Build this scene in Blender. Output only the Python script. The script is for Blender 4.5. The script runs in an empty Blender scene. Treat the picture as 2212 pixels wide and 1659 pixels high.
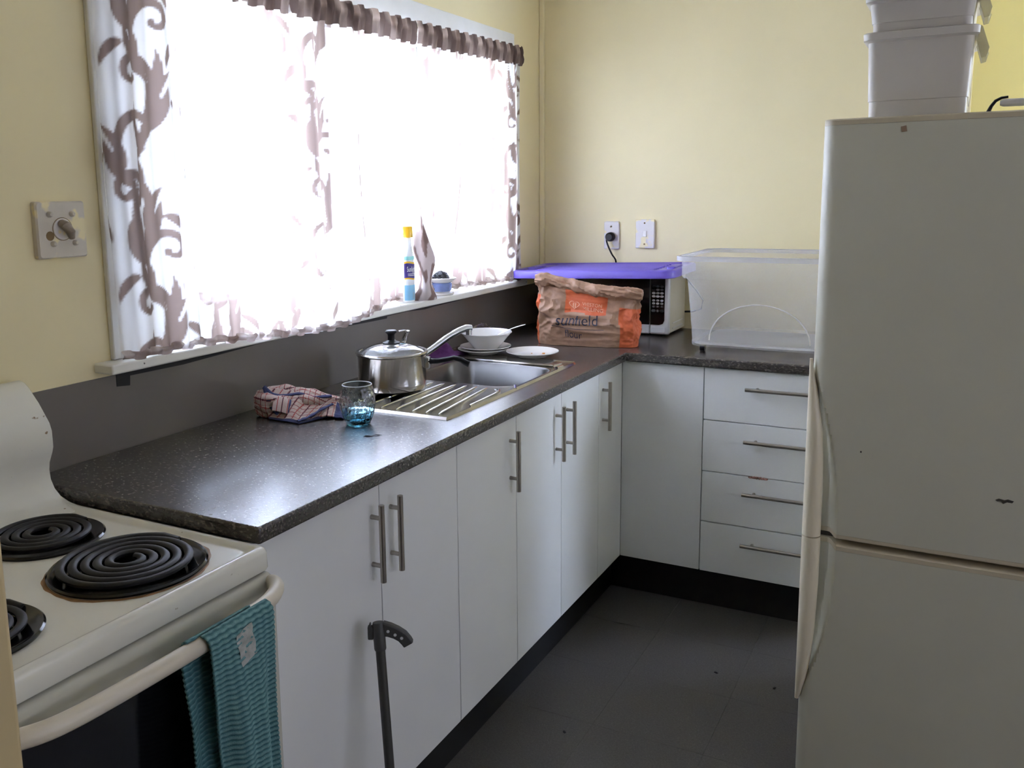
import bpy, bmesh, math, random
import numpy as np
from mathutils import Vector, Matrix, noise
random.seed(7)
R_ = math.radians
scene = bpy.context.scene
COL = scene.collection

# ------------------------------------------------------------------ camera
cam = bpy.data.cameras.new('camera'); camo = bpy.data.objects.new('camera', cam); COL.objects.link(camo)
FW = Vector((0.8655, 0.4753, -0.1582)).normalized()
RT = Vector((0.4792, -0.8776, -0.0147)); RT = (RT - RT.dot(FW) * FW).normalized()
UP = RT.cross(FW)
m = Matrix((RT, UP, -FW)).transposed().to_4x4(); m.translation = Vector((-3.0022, -1.0231, 1.4517))
camo.matrix_world = m
cam.sensor_fit = 'HORIZONTAL'; cam.sensor_width = 36.0; cam.lens = 1963.85 * 36.0 / 2212.0
cam.shift_x = (1106.0 - 1012.785) / 2212.0; cam.shift_y = -(829.5 - 735.63) / 2212.0
cam.clip_start = 0.02; cam.clip_end = 100
scene.camera = camo

# ------------------------------------------------------------------ world, exposure
world = bpy.data.worlds.new('overcast_sky'); scene.world = world; world.use_nodes = True
bgn = world.node_tree.nodes['Background']
bgn.inputs['Color'].default_value = (0.67, 0.745, 1.0, 1); bgn.inputs['Strength'].default_value = 38.0
vs = scene.view_settings
vs.view_transform = 'Standard'; vs.look = 'None'; vs.exposure = 0.0; vs.gamma = 1.0; vs.use_curve_mapping = False
cy = scene.cycles
cy.max_bounces = 9; cy.diffuse_bounces = 5; cy.glossy_bounces = 4; cy.transmission_bounces = 4; cy.transparent_max_bounces = 16
cy.use_adaptive_sampling = True; cy.adaptive_threshold = 0.02; cy.adaptive_min_samples = 16
cy.caustics_reflective = True; cy.caustics_refractive = True; cy.sample_clamp_indirect = 30.0; cy.blur_glossy = 1.0
cy.use_denoising = True
# ------------------------------------------------------------------ materials
MATS = {}
def _n(nt, t, **kw):
    n = nt.nodes.new(t)
    for k, v in kw.items(): setattr(n, k, v)
    return n
def mat(name, col, rough=0.5, metal=0.0, var=0.06, vscale=9.0, bump=0.0, bscale=60.0, spec=0.5, coat=0.0, speck=None, stretch=None, alpha=None):
    """plain procedural surface: noise-varied colour, noise bump, optional specks (colour, scale, amount)"""
    if name in MATS: return MATS[name]
    m = bpy.data.materials.new(name); m.use_nodes = True; nt = m.node_tree; L = nt.links
    b = nt.nodes['Principled BSDF']
    tc = _n(nt, 'ShaderNodeTexCoord'); mp = _n(nt, 'ShaderNodeMapping'); L.new(tc.outputs['Object'], mp.inputs['Vector'])
    if stretch: mp.inputs['Scale'].default_value = stretch
    nz = _n(nt, 'ShaderNodeTexNoise'); nz.inputs['Scale'].default_value = vscale; nz.inputs['Detail'].default_value = 5
    L.new(mp.outputs[0], nz.inputs['Vector'])
    rp = _n(nt, 'ShaderNodeValToRGB'); c = col
    rp.color_ramp.elements[0].position = 0.3; rp.color_ramp.elements[1].position = 0.7
    rp.color_ramp.elements[0].color = (c[0] * (1 - var), c[1] * (1 - var), c[2] * (1 - var * 1.2), 1)
    rp.color_ramp.elements[1].color = (min(1, c[0] * (1 + var)), min(1, c[1] * (1 + var)), min(1, c[2] * (1 + var)), 1)
    L.new(nz.outputs['Fac'], rp.inputs[0]); out = rp.outputs[0]
    for sp in (speck or []):
        sc, ssc, lo, hi = sp
        n2 = _n(nt, 'ShaderNodeTexNoise'); n2.inputs['Scale'].default_value = ssc; n2.inputs['Detail'].default_value = 2
        L.new(mp.outputs[0], n2.inputs['Vector'])
        mr = _n(nt, 'ShaderNodeMapRange'); mr.inputs['From Min'].default_value = lo; mr.inputs['From Max'].default_value = hi
        L.new(n2.outputs['Fac'], mr.inputs['Value'])
        mx = _n(nt, 'ShaderNodeMix', data_type='RGBA'); L.new(mr.outputs[0], mx.inputs['Factor']); L.new(out, mx.inputs['A'])
        mx.inputs['B'].default_value = (*sc, 1); out = mx.outputs['Result']
    L.new(out, b.inputs['Base Color'])
    b.inputs['Roughness'].default_value = rough; b.inputs['Metallic'].default_value = metal
    b.inputs['Specular IOR Level'].default_value = spec
    if coat: b.inputs['Coat Weight'].default_value = coat; b.inputs['Coat Roughness'].default_value = 0.08
    if bump:
        n3 = _n(nt, 'ShaderNodeTexNoise'); n3.inputs['Scale'].default_value = bscale; n3.inputs['Detail'].default_value = 3
        L.new(mp.outputs[0], n3.inputs['Vector'])
        bp = _n(nt, 'ShaderNodeBump'); bp.inputs['Strength'].default_value = bump; bp.inputs['Distance'].default_value = 0.002
        L.new(n3.outputs['Fac'], bp.inputs['Height']); L.new(bp.outputs[0], b.inputs['Normal'])
    MATS[name] = m; return m
def thin(name, tint, trans=0.6, diff=(0.9, 0.9, 0.9), gloss=0.08, rough=0.1, translucent=0.5, zgrad=None):
    """thin see-through plastic or glass: tinted transparency, a milky part and a fresnel gloss"""
    m = bpy.data.materials.new(name); m.use_nodes = True; nt = m.node_tree; L = nt.links
    nt.nodes.remove(nt.nodes['Principled BSDF']); o = nt.nodes['Material Output']
    tr = _n(nt, 'ShaderNodeBsdfTransparent'); tr.inputs[0].default_value = (*tint, 1)
    if zgrad:
        tc = _n(nt, 'ShaderNodeTexCoord'); sx = _n(nt, 'ShaderNodeSeparateXYZ'); L.new(tc.outputs['Object'], sx.inputs[0])
        mr = _n(nt, 'ShaderNodeMapRange'); mr.inputs['From Min'].default_value = zgrad[0]; mr.inputs['From Max'].default_value = zgrad[1]
        L.new(sx.outputs['Z'], mr.inputs['Value'])
        mx = _n(nt, 'ShaderNodeMix', data_type='RGBA'); L.new(mr.outputs[0], mx.inputs['Factor'])
        mx.inputs['A'].default_value = (*zgrad[2], 1); mx.inputs['B'].default_value = (*tint, 1); L.new(mx.outputs['Result'], tr.inputs[0])
    nz = _n(nt, 'ShaderNodeTexNoise'); nz.inputs['Scale'].default_value = 6
    cr = _n(nt, 'ShaderNodeValToRGB')
    cr.color_ramp.elements[0].color = (*[c * 0.94 for c in diff], 1); cr.color_ramp.elements[1].color = (*diff, 1)
    L.new(nz.outputs['Fac'], cr.inputs[0])
    df = _n(nt, 'ShaderNodeBsdfDiffuse'); L.new(cr.outputs[0], df.inputs[0])
    tl = _n(nt, 'ShaderNodeBsdfTranslucent'); L.new(cr.outputs[0], tl.inputs[0])
    m1 = _n(nt, 'ShaderNodeMixShader'); m1.inputs[0].default_value = translucent; L.new(df.outputs[0], m1.inputs[1]); L.new(tl.outputs[0], m1.inputs[2])
    m2 = _n(nt, 'ShaderNodeMixShader'); m2.inputs[0].default_value = trans; L.new(m1.outputs[0], m2.inputs[1]); L.new(tr.outputs[0], m2.inputs[2])
    gl = _n(nt, 'ShaderNodeBsdfGlossy'); gl.inputs['Roughness'].default_value = rough
    lw = _n(nt, 'ShaderNodeLayerWeight'); lw.inputs['Blend'].default_value = 0.5
    pw = _n(nt, 'ShaderNodeMath', operation='POWER'); L.new(lw.outputs['Facing'], pw.inputs[0]); pw.inputs[1].default_value = 5.0
    ad = _n(nt, 'ShaderNodeMath', operation='MULTIPLY_ADD'); L.new(pw.outputs[0], ad.inputs[0]); ad.inputs[1].default_value = 0.96; ad.inputs[2].default_value = 0.04
    mu = _n(nt, 'ShaderNodeMath', operation='MULTIPLY', use_clamp=True); L.new(ad.outputs[0], mu.inputs[0]); mu.inputs[1].default_value = gloss
    m3 = _n(nt, 'ShaderNodeMixShader'); L.new(mu.outputs[0], m3.inputs[0]); L.new(m2.outputs[0], m3.inputs[1]); L.new(gl.outputs[0], m3.inputs[2])
    L.new(m3.outputs[0], o.inputs['Surface']); MATS[name] = m; return m

CREAM = (0.85, 0.75, 0.465)
M_wall = mat('cream_wall_paint', CREAM, 0.55, var=0.03, vscale=3, bump=0.06, bscale=90)
M_wall2 = mat('warm_lit_wall_paint', (0.84, 0.72, 0.30), 0.55, var=0.03, vscale=3, bump=0.06, bscale=90)  # deeper yellow carries the passage's warm light in the paint
M_ceil = mat('white_ceiling_paint', (0.78, 0.77, 0.72), 0.7, var=0.02)
M_trim = mat('white_gloss_paint', (0.80, 0.80, 0.78), 0.35, var=0.03, vscale=14, bump=0.05, bscale=40)
M_sill = mat('chipped_white_sill_paint', (0.80, 0.79, 0.74), 0.4, var=0.04, vscale=12, speck=[((0.12, 0.11, 0.11), 70, 0.70, 0.74)])
M_jamb = mat('tan_door_frame_paint', (0.50, 0.385, 0.20), 0.4, var=0.04)
M_floor = mat('grey_speckled_vinyl', (0.092, 0.086, 0.081), 0.5, var=0.14, vscale=160, speck=[((0.20, 0.19, 0.17), 330, 0.62, 0.72), ((0.03, 0.03, 0.03), 260, 0.66, 0.74)])
M_floorbase = mat('floor_joint_grey', (0.055, 0.052, 0.05), 0.7)
M_splash = mat('grey_splashback_laminate', (0.16, 0.142, 0.125), 0.30, var=0.05, vscale=5, bump=0.03)
M_top = mat('black_speckled_laminate', (0.042, 0.036, 0.034), 0.27, var=0.25, vscale=120, spec=1.0,
            speck=[((0.17, 0.145, 0.125), 210, 0.54, 0.70), ((0.10, 0.088, 0.08), 90, 0.56, 0.72), ((0.008, 0.008, 0.008), 140, 0.60, 0.7)], stretch=(1, 0.45, 1))
M_cab = mat('white_melamine', (0.77, 0.78, 0.78), 0.42, var=0.02, vscale=5, bump=0.03, bscale=250)
M_cabin = mat('cabinet_carcass_white', (0.55, 0.54, 0.52), 0.6)
M_black = mat('black_kickboard', (0.006, 0.006, 0.007), 0.6, var=0.1)
M_nickel = mat('brushed_nickel', (0.42, 0.39, 0.35), 0.33, 1.0, var=0.06, vscale=40, bump=0.04, bscale=200)
M_steel = mat('brushed_stainless_steel', (0.46, 0.45, 0.44), 0.13, 1.0, var=0.10, vscale=18, bump=0.04, bscale=120)
M_bowlsteel = mat('satin_sink_steel', (0.15, 0.147, 0.145), 0.28, 1.0, var=0.08, vscale=14)
M_chrome = mat('polished_chrome', (0.72, 0.73, 0.75), 0.08, 1.0, var=0.02)
M_potsteel = mat('polished_pot_steel', (0.50, 0.47, 0.44), 0.16, 1.0, var=0.08, vscale=22, bump=0.02, bscale=30)
M_enamel = mat('cream_stove_enamel', (0.72, 0.71, 0.635), 0.16, var=0.03, vscale=6, speck=[((0.28, 0.20, 0.12), 60, 0.74, 0.78)])
M_enamel2 = mat('cream_oven_enamel', (0.58, 0.575, 0.50), 0.25, var=0.03, vscale=6)
M_barcream = mat('warm_cream_plastic', (0.66, 0.60, 0.49), 0.35, var=0.03)
M_ovenglass = mat('black_oven_glass', (0.006, 0.006, 0.008), 0.12, var=0.1)
M_coil = mat('dark_burner_coil', (0.010, 0.0095, 0.010), 0.5, spec=0.3, var=0.2, vscale=60, bump=0.1)
M_bowlblack = mat('black_drip_bowl_enamel', (0.008, 0.008, 0.010), 0.12, var=0.1)
M_rust = mat('brown_burnt_ring', (0.26, 0.14, 0.055), 0.6, var=0.35, vscale=45)
M_fridge = mat('aged_fridge_enamel', (0.61, 0.595, 0.48), 0.33, var=0.02, vscale=4, bump=0.04, bscale=220, speck=[((0.10, 0.07, 0.05), 23, 0.80, 0.815)])
M_fridgecap = mat('yellowed_fridge_plastic', (0.58, 0.51, 0.36), 0.4, var=0.03)
M_fridgebar = mat('cream_fridge_handle', (0.80, 0.72, 0.54), 0.35, var=0.03, bump=0.03, bscale=300)
M_gasket = mat('dark_fridge_gasket', (0.06, 0.055, 0.045), 0.6)
M_whiteplastic = mat('white_box_plastic', (0.63, 0.59, 0.53), 0.4, var=0.02)
M_ceramic = mat('white_glazed_ceramic', (0.74, 0.72, 0.69), 0.12, var=0.015)
M_blackplastic = mat('black_plastic', (0.010, 0.010, 0.012), 0.36, spec=0.35, var=0.1)
M_mwwhite = mat('white_microwave_shell', (0.70, 0.69, 0.68), 0.3, var=0.02)
M_mwside = mat('cream_microwave_side', (0.66, 0.62, 0.50), 0.4, var=0.02)
M_mwglass = mat('black_microwave_glass', (0.004, 0.004, 0.005), 0.18, var=0.1)
M_btn = mat('grey_button_print', (0.40, 0.39, 0.37), 0.5)
M_btndark = mat('dark_button_print', (0.07, 0.07, 0.07), 0.5)
M_ink = mat('black_ink', (0.01, 0.01, 0.012), 0.6)
M_navyink = mat('navy_ink', (0.02, 0.025, 0.06), 0.6)
M_paleink = mat('pale_orange_ink', (0.78, 0.42, 0.26), 0.6)
M_purple = mat('purple_lid_plastic', (0.155, 0.105, 0.53), 0.35, var=0.05)
M_sponge = mat('purple_cloth', (0.13, 0.035, 0.17), 0.9, var=0.2, vscale=50, bump=0.3, bscale=300)
M_switch = mat('ivory_switch_plastic', (0.62, 0.57, 0.50), 0.35, var=0.05, vscale=30, speck=[(CREAM, 26, 0.52, 0.60)])
M_switchw = mat('white_switch_plastic', (0.75, 0.71, 0.68), 0.3, var=0.03, speck=[(CREAM, 34, 0.55, 0.60)])
M_rocker = mat('white_rocker', (0.85, 0.83, 0.80), 0.3)
M_knob = mat('grubby_brown_knob', (0.33, 0.27, 0.21), 0.4, var=0.25, vscale=60)
M_grime = mat('brown_grime', (0.22, 0.15, 0.07), 0.8, var=0.2)
M_pole = mat('grey_pole_paint', (0.055, 0.055, 0.05), 0.42, var=0.06)
M_poledark = mat('dark_grey_moulded_plastic', (0.07, 0.07, 0.068), 0.5, var=0.06)
M_crumb = mat('orange_crumb', (0.55, 0.24, 0.06), 0.8, var=0.3, vscale=200)
M_teal = mat('teal_frosted_plastic', (0.10, 0.24, 0.26), 0.4, var=0.3, vscale=40)
M_wool = mat('grey_steel_wool', (0.10, 0.10, 0.11), 0.4, 0.6, var=0.4, vscale=80)
M_blueglaze = mat('blue_glazed_ceramic', (0.22, 0.30, 0.62), 0.2, var=0.2, vscale=25)
M_cap = mat('yellow_bottle_cap', (0.95, 0.55, 0.02), 0.35)
M_body = mat('white_bottle_plastic', (0.88, 0.90, 0.92), 0.3)
M_lblnavy = mat('purple_bottle_label', (0.06, 0.035, 0.22), 0.4)
M_lblblue = mat('light_blue_bottle_label', (0.25, 0.55, 0.80), 0.4)
M_whiteink = mat('white_ink', (0.9, 0.9, 0.9), 0.5)
M_ground = mat('pale_concrete', (0.45, 0.44, 0.42), 0.8)
M_rodwhite = mat('white_enamel_rod', (0.62, 0.60, 0.57), 0.3)
M_paneglass = thin('window_glass', (0.96, 0.98, 0.97), 1.0, gloss=1.0, rough=0.0)
M_dimpane = thin('dim_fill_pane', (0.235, 0.225, 0.215), 1.0, gloss=0.5, rough=0.1)  # darkened clear pane that weakens and softens an added window's light
M_tub = thin('milky_clear_tub_plastic', (0.97, 0.97, 0.98), 0.73, (0.86, 0.87, 0.90), 0.6, 0.10, 0.45)
M_tubbase = thin('milky_tub_base', (0.95, 0.95, 0.96), 0.40, (0.80, 0.80, 0.84), 0.5, 0.12, 0.45)
M_flap = thin('smoky_clip_plastic', (0.80, 0.78, 0.70), 0.45, (0.60, 0.56, 0.42), 0.4, 0.2, 0.5)
def tumbler_glass():
    m = bpy.data.materials.new('blue_tumbler_glass'); m.use_nodes = True; nt = m.node_tree; L = nt.links; b = nt.nodes['Principled BSDF']
    tc = _n(nt, 'ShaderNodeTexCoord'); sx = _n(nt, 'ShaderNodeSeparateXYZ'); L.new(tc.outputs['Object'], sx.inputs[0])
    mr = _n(nt, 'ShaderNodeMapRange'); mr.inputs['From Min'].default_value = 0.0; mr.inputs['From Max'].default_value = 0.055; L.new(sx.outputs['Z'], mr.inputs['Value'])
    mx = _n(nt, 'ShaderNodeMix', data_type='RGBA'); L.new(mr.outputs[0], mx.inputs['Factor']); mx.inputs['A'].default_value = (.14, .62, .82, 1); mx.inputs['B'].default_value = (.90, .95, .97, 1)
    L.new(mx.outputs['Result'], b.inputs['Base Color']); b.inputs['Transmission Weight'].default_value = 1.0; b.inputs['Roughness'].default_value = 0.01; b.inputs['IOR'].default_value = 1.48
    return m
M_glass = tumbler_glass()
M_lidglass = thin('clear_lid_glass', (0.80, 0.83, 0.83), 0.72, (0.75, 0.77, 0.77), 2.2, 0.03, 0.3)
M_cling = thin('crumpled_cling_film', (0.90, 0.92, 0.92), 0.78, (0.6, 0.64, 0.62), 3.5, 0.06, 0.3)
M_frame = mat('white_window_frame_paint', (0.75, 0.75, 0.73), 0.4)

def cloth_mat(name, a, b, ta, tb, tmix=0.5):
    """curtain voile: attribute 'print' blends the white ground to the brown scroll print; both let daylight through; on heading and hem it paints in pale light gaps"""
    m = bpy.data.materials.new(name); m.use_nodes = True; nt = m.node_tree; L = nt.links
    nt.nodes.remove(nt.nodes['Principled BSDF']); o = nt.nodes['Material Output']
    at = _n(nt, 'ShaderNodeAttribute', attribute_name='print')
    mx = _n(nt, 'ShaderNodeMix', data_type='RGBA'); L.new(at.outputs['Fac'], mx.inputs['Factor'])
    mx.inputs['A'].default_value = (*a, 1); mx.inputs['B'].default_value = (*b, 1)
    tf = _n(nt, 'ShaderNodeMapRange'); L.new(at.outputs['Fac'], tf.inputs['Value'])
    tf.inputs['To Min'].default_value = ta; tf.inputs['To Max'].default_value = tb
    df = _n(nt, 'ShaderNodeBsdfDiffuse'); tl = _n(nt, 'ShaderNodeBsdfTranslucent'); tr = _n(nt, 'ShaderNodeBsdfTransparent')
    L.new(mx.outputs['Result'], df.inputs[0]); L.new(mx.outputs['Result'], tl.inputs[0])
    m4 = _n(nt, 'ShaderNodeMix', data_type='RGBA'); L.new(at.outputs['Fac'], m4.inputs['Factor']); m4.inputs['A'].default_value = (.97, .97, .98, 1); m4.inputs['B'].default_value = (*[min(1, .45 + c) for c in b], 1); L.new(m4.outputs['Result'], tr.inputs[0])
    m1 = _n(nt, 'ShaderNodeMixShader'); m1.inputs[0].default_value = tmix; L.new(df.outputs[0], m1.inputs[1]); L.new(tl.outputs[0], m1.inputs[2])
    m2 = _n(nt, 'ShaderNodeMixShader'); L.new(tf.outputs[0], m2.inputs[0]); L.new(m1.outputs[0], m2.inputs[1]); L.new(tr.outputs[0], m2.inputs[2])
    L.new(m2.outputs[0], o.inputs['Surface']); return m
M_hem = cloth_mat('gathered_pinkish_hem', (0.36, 0.28, 0.25), (0.66, 0.58, 0.54), 0.03, 0.10, 0.55)
M_voile = cloth_mat('scroll_print_voile', (0.92, 0.92, 0.93), (0.25, 0.185, 0.16), 0.20, 0.05)
M_tail = cloth_mat('bunched_scroll_voile', (0.60, 0.54, 0.52), (0.26, 0.19, 0.165), 0.03, 0.01, 0.45)  # same voile, colour darkened to paint its shade against the bright curtain
M_header = cloth_mat('gathered_brown_heading', (0.14, 0.10, 0.085), (0.48, 0.37, 0.31), 0.0, 0.05, 0.4)

def attr_mat(name, ramp, attr='shade', rough=0.8, bump=0.0, bscale=200):
    """colour ramp over a stored print attribute"""
    m = bpy.data.materials.new(name); m.use_nodes = True; nt = m.node_tree; L = nt.links; b = nt.nodes['Principled BSDF']
    at = _n(nt, 'ShaderNodeAttribute', attribute_name=attr); rp = _n(nt, 'ShaderNodeValToRGB')
    e = rp.color_ramp.elements
    while len(e) < len(ramp): e.new(0.5)
    for el, (p, c) in zip(e, ramp): el.position = p; el.color = (*c, 1)
    L.new(at.outputs['Fac'], rp.inputs[0])
    tc = _n(nt, 'ShaderNodeTexCoord'); nz = _n(nt, 'ShaderNodeTexNoise'); nz.inputs['Scale'].default_value = bscale; nz.inputs['Detail'].default_value = 3
    L.new(tc.outputs['Object'], nz.inputs['Vector'])
    mx = _n(nt, 'ShaderNodeMix', data_type='RGBA', blend_type='OVERLAY'); mx.inputs['Factor'].default_value = 0.25
    L.new(rp.outputs[0], mx.inputs['A']); L.new(nz.outputs['Fac'], mx.inputs['B']); L.new(mx.outputs['Result'], b.inputs['Base Color'])
    b.inputs['Roughness'].default_value = rough
    if bump:
        bp = _n(nt, 'ShaderNodeBump'); bp.inputs['Strength'].default_value = bump; bp.inputs['Distance'].default_value = 0.002
        L.new(nz.outputs['Fac'], bp.inputs['Height']); L.new(bp.outputs[0], b.inputs['Normal'])
    return m
M_bag = attr_mat('kraft_flour_paper', [(0.0, (0.375, 0.22, 0.14)), (0.49, (0.375, 0.22, 0.14)), (0.51, (0.62, 0.125, 0.04)), (1.0, (0.62, 0.125, 0.04))], rough=0.6, bump=0.15, bscale=60)
M_check = attr_mat('checked_tea_towel_cotton', [(0.0, (0.035, 0.04, 0.11)), (0.22, (0.045, 0.055, 0.14)), (0.28, (0.43, 0.33, 0.29)), (0.60, (0.47, 0.37, 0.33)), (0.66, (0.30, 0.05, 0.045)), (0.84, (0.30, 0.05, 0.045)), (0.88, (0.03, 0.03, 0.05)), (1.0, (0.03, 0.03, 0.05))], rough=0.95, bump=0.4, bscale=500)
M_tealtowel = attr_mat('ribbed_teal_cotton', [(0.0, (0.035, 0.12, 0.14)), (0.45, (0.075, 0.20, 0.215)), (1.0, (0.19, 0.36, 0.36))], rough=0.95, bump=0.5, bscale=600)
M_patch = mat('pale_woven_tag', (0.40, 0.42, 0.40), 0.8, var=0.25, vscale=70)

# ------------------------------------------------------------------ mesh helpers
def mesh(name, verts, faces, mt, parent=None, world=True, smooth=40, bevel=0.0, seg=2):
    me = bpy.data.meshes.new(name)
    v = np.asarray(verts, dtype=float).reshape(-1, 3)
    if world and parent is not None: v = v - np.array(parent['_o'])
    me.from_pydata(v.tolist(), [], [tuple(map(int, f)) for f in faces]); me.validate(); me.update()
    me.materials.append(mt)
    if smooth:
        me.polygons.foreach_set('use_smooth', [True] * len(me.polygons))
        try: me.set_sharp_from_angle(angle=R_(smooth))
        except Exception: pass
    o = bpy.data.objects.new(name, me); COL.objects.link(o)
    if parent is not None: o.parent = parent
    o['_o'] = list(parent['_o']) if parent is not None else [0, 0, 0]
    if bevel:
        b = o.modifiers.new('bevel', 'BEVEL'); b.width = bevel; b.segments = seg; b.limit_method = 'ANGLE'; b.angle_limit = R_(40); b.harden_normals = False
    return o
def thing(name, label, cat, loc, group=None):
    o = bpy.data.objects.new(name, None); COL.objects.link(o); o.location = loc; o.empty_display_size = 0.05
    o['_o'] = list(loc); o['label'] = label; o['category'] = cat
    if group: o['group'] = group
    return o
def tag(o, label, cat, group=None):
    o['label'] = label; o['category'] = cat
    if group: o['group'] = group
    return o
def struct(o): o['kind'] = 'structure'; return o
class MB:
    def __init__(s): s.v = []; s.f = []
    def add(s, v, f):
        b = len(s.v); s.v += [tuple(p) for p in v]; s.f += [tuple(i + b for i in q) for q in f]; return s
    def box(s, a, b):
        x0, y0, z0 = [min(p, q) for p, q in zip(a, b)]; x1, y1, z1 = [max(p, q) for p, q in zip(a, b)]
        return s.add([(x0, y0, z0), (x1, y0, z0), (x1, y1, z0), (x0, y1, z0), (x0, y0, z1), (x1, y0, z1), (x1, y1, z1), (x0, y1, z1)],
                     [(0, 3, 2, 1), (4, 5, 6, 7), (0, 1, 5, 4), (1, 2, 6, 5), (2, 3, 7, 6), (3, 0, 4, 7)])
    def tube(s, pts, r, n=12, cap=True, flat=1.0, up=(0, 0, 1)):
        pts = [Vector(p) for p in pts]; k = len(pts); rr = r if hasattr(r, '__len__') else [r] * k; vs = []
        for i, p in enumerate(pts):
            d = (pts[min(i + 1, k - 1)] - pts[max(i - 1, 0)]).normalized()
            u = Vector(up); u = u - u.dot(d) * d
            if u.length < 1e-4: u = Vector((1, 0, 0)) - Vector((1, 0, 0)).dot(d) * d
            u.normalize(); w = d.cross(u)
            for j in range(n):
                a = 2 * math.pi * j / n; vs.append(p + u * math.cos(a) * rr[i] * flat + w * math.sin(a) * rr[i])
        fs = [(i * n + j, i * n + (j + 1) % n, (i + 1) * n + (j + 1) % n, (i + 1) * n + j) for i in range(k - 1) for j in range(n)]
        if cap: fs += [tuple(range(n))[::-1], tuple((k - 1) * n + j for j in range(n))]
        return s.add(vs, fs)
    def lathe(s, prof, n=40, c=(0, 0, 0), f=None):
        vs = []; k = len(prof)
        for i, (r, z) in enumerate(prof):
            for j in range(n):
                a = 2 * math.pi * j / n; q = 1.0 if f is None else f(a, z, i)
                vs.append((c[0] + r * q * math.cos(a), c[1] + r * q * math.sin(a), c[2] + z))
        fs = [(i * n + j, i * n + (j + 1) % n, (i + 1) * n + (j + 1) % n, (i + 1) * n + j) for i in range(k - 1) for j in range(n)]
        if prof[0][0] > 1e-6: pass
        return s.add(vs, fs)
    def loft(s, loops, cap0=False, cap1=False, close=True):
        k = len(loops); n = len(loops[0]); vs = [p for l in loops for p in l]
        fs = [(i * n + j, i * n + (j + 1) % n, (i + 1) * n + (j + 1) % n, (i + 1) * n + j) for i in range(k - 1) for j in range(n if close else n - 1)]
        if cap0: fs.append(tuple(range(n))[::-1])
        if cap1: fs.append(tuple((k - 1) * n + j for j in range(n)))
        return s.add(vs, fs)
    def prism(s, poly, a, b, axis=0):
        """polygon in the two other axes, extruded from a to b along axis"""
        n = len(poly)
        def P(q, t): l = [q[0], q[1]]; l.insert(axis, t); return tuple(l)
        vs = [P(q, a) for q in poly] + [P(q, b) for q in poly]
        return s.add(vs, [tuple(range(n))[::-1], tuple(range(n, 2 * n))] + [(i, (i + 1) % n, n + (i + 1) % n, n + i) for i in range(n)])
    def grid(s, F, nu, nv):
        vs = [F(i / nu, j / nv) for i in range(nu + 1) for j in range(nv + 1)]; w = nv + 1
        return s.add(vs, [(i * w + j, (i + 1) * w + j, (i + 1) * w + j + 1, i * w + j + 1) for i in range(nu) for j in range(nv)])
    def build(s, name, mt, parent=None, **kw): return mesh(name, s.v, s.f, mt, parent, **kw)
def rrect(x0, x1, y0, y1, r, z, n=6):
    pts = []
    for cx, cy, a0 in ((x1 - r, y1 - r, 0), (x0 + r, y1 - r, 90), (x0 + r, y0 + r, 180), (x1 - r, y0 + r, 270)):
        for i in range(n + 1):
            a = R_(a0 + 90 * i / n); pts.append((cx + r * math.cos(a), cy + r * math.sin(a), z))
    return pts
def slab(xs, ys, keep, z0, z1):
    mb = MB(); idx = {}
    def V(i, j, k):
        if (i, j, k) not in idx: idx[(i, j, k)] = len(mb.v); mb.v.append((xs[i], ys[j], (z0, z1)[k]))
        return idx[(i, j, k)]
    K = lambda i, j: 0 <= i < len(xs) - 1 and 0 <= j < len(ys) - 1 and keep(i, j)
    for i in range(len(xs) - 1):
        for j in range(len(ys) - 1):
            if not keep(i, j): continue
            mb.f.append((V(i, j, 1), V(i + 1, j, 1), V(i + 1, j + 1, 1), V(i, j + 1, 1)))
            mb.f.append((V(i, j, 0), V(i, j + 1, 0), V(i + 1, j + 1, 0), V(i + 1, j, 0)))
            if not K(i - 1, j): mb.f.append((V(i, j, 0), V(i, j, 1), V(i, j + 1, 1), V(i, j + 1, 0)))
            if not K(i + 1, j): mb.f.append((V(i + 1, j, 0), V(i + 1, j + 1, 0), V(i + 1, j + 1, 1), V(i + 1, j, 1)))
            if not K(i, j - 1): mb.f.append((V(i, j, 0), V(i + 1, j, 0), V(i + 1, j, 1), V(i, j, 1)))
            if not K(i, j + 1): mb.f.append((V(i, j + 1, 0), V(i, j + 1, 1), V(i + 1, j + 1, 1), V(i + 1, j + 1, 0)))
    return mb
def text_mesh(body, size=1.0, align='CENTER'):
    """2-D outline of a word as (verts, faces), centred"""
    cu = bpy.data.curves.new('lettering', 'FONT'); cu.body = body; cu.size = size; cu.align_x = align; cu.align_y = 'CENTER'; cu.resolution_u = 4
    o = bpy.data.objects.new('lettering', cu); COL.objects.link(o)
    dg = bpy.context.evaluated_depsgraph_get(); me = bpy.data.meshes.new_from_object(o.evaluated_get(dg))
    bm = bmesh.new(); bm.from_mesh(me); bmesh.ops.triangulate(bm, faces=bm.faces[:])
    bmesh.ops.subdivide_edges(bm, edges=[e for e in bm.edges if e.calc_length() > size * 0.12], cuts=2, use_grid_fill=False)
    bmesh.ops.triangulate(bm, faces=bm.faces[:]); bm.verts.ensure_lookup_table()
    v = [(q.co.x, q.co.y) for q in bm.verts]; f = [[q.index for q in fc.verts] for fc in bm.faces]
    bm.free(); bpy.data.objects.remove(o); bpy.data.curves.remove(cu); bpy.data.meshes.remove(me)
    return v, f
def set_attr(o, name, arr):
    a = o.data.attributes.new(name, 'FLOAT', 'POINT'); a.data.foreach_set('value', np.asarray(arr, dtype=np.float32))
sm = lambda a, b, t: (lambda q: q * q * (3 - 2 * q))(max(0.0, min(1.0, (t - a) / (b - a))))

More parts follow.
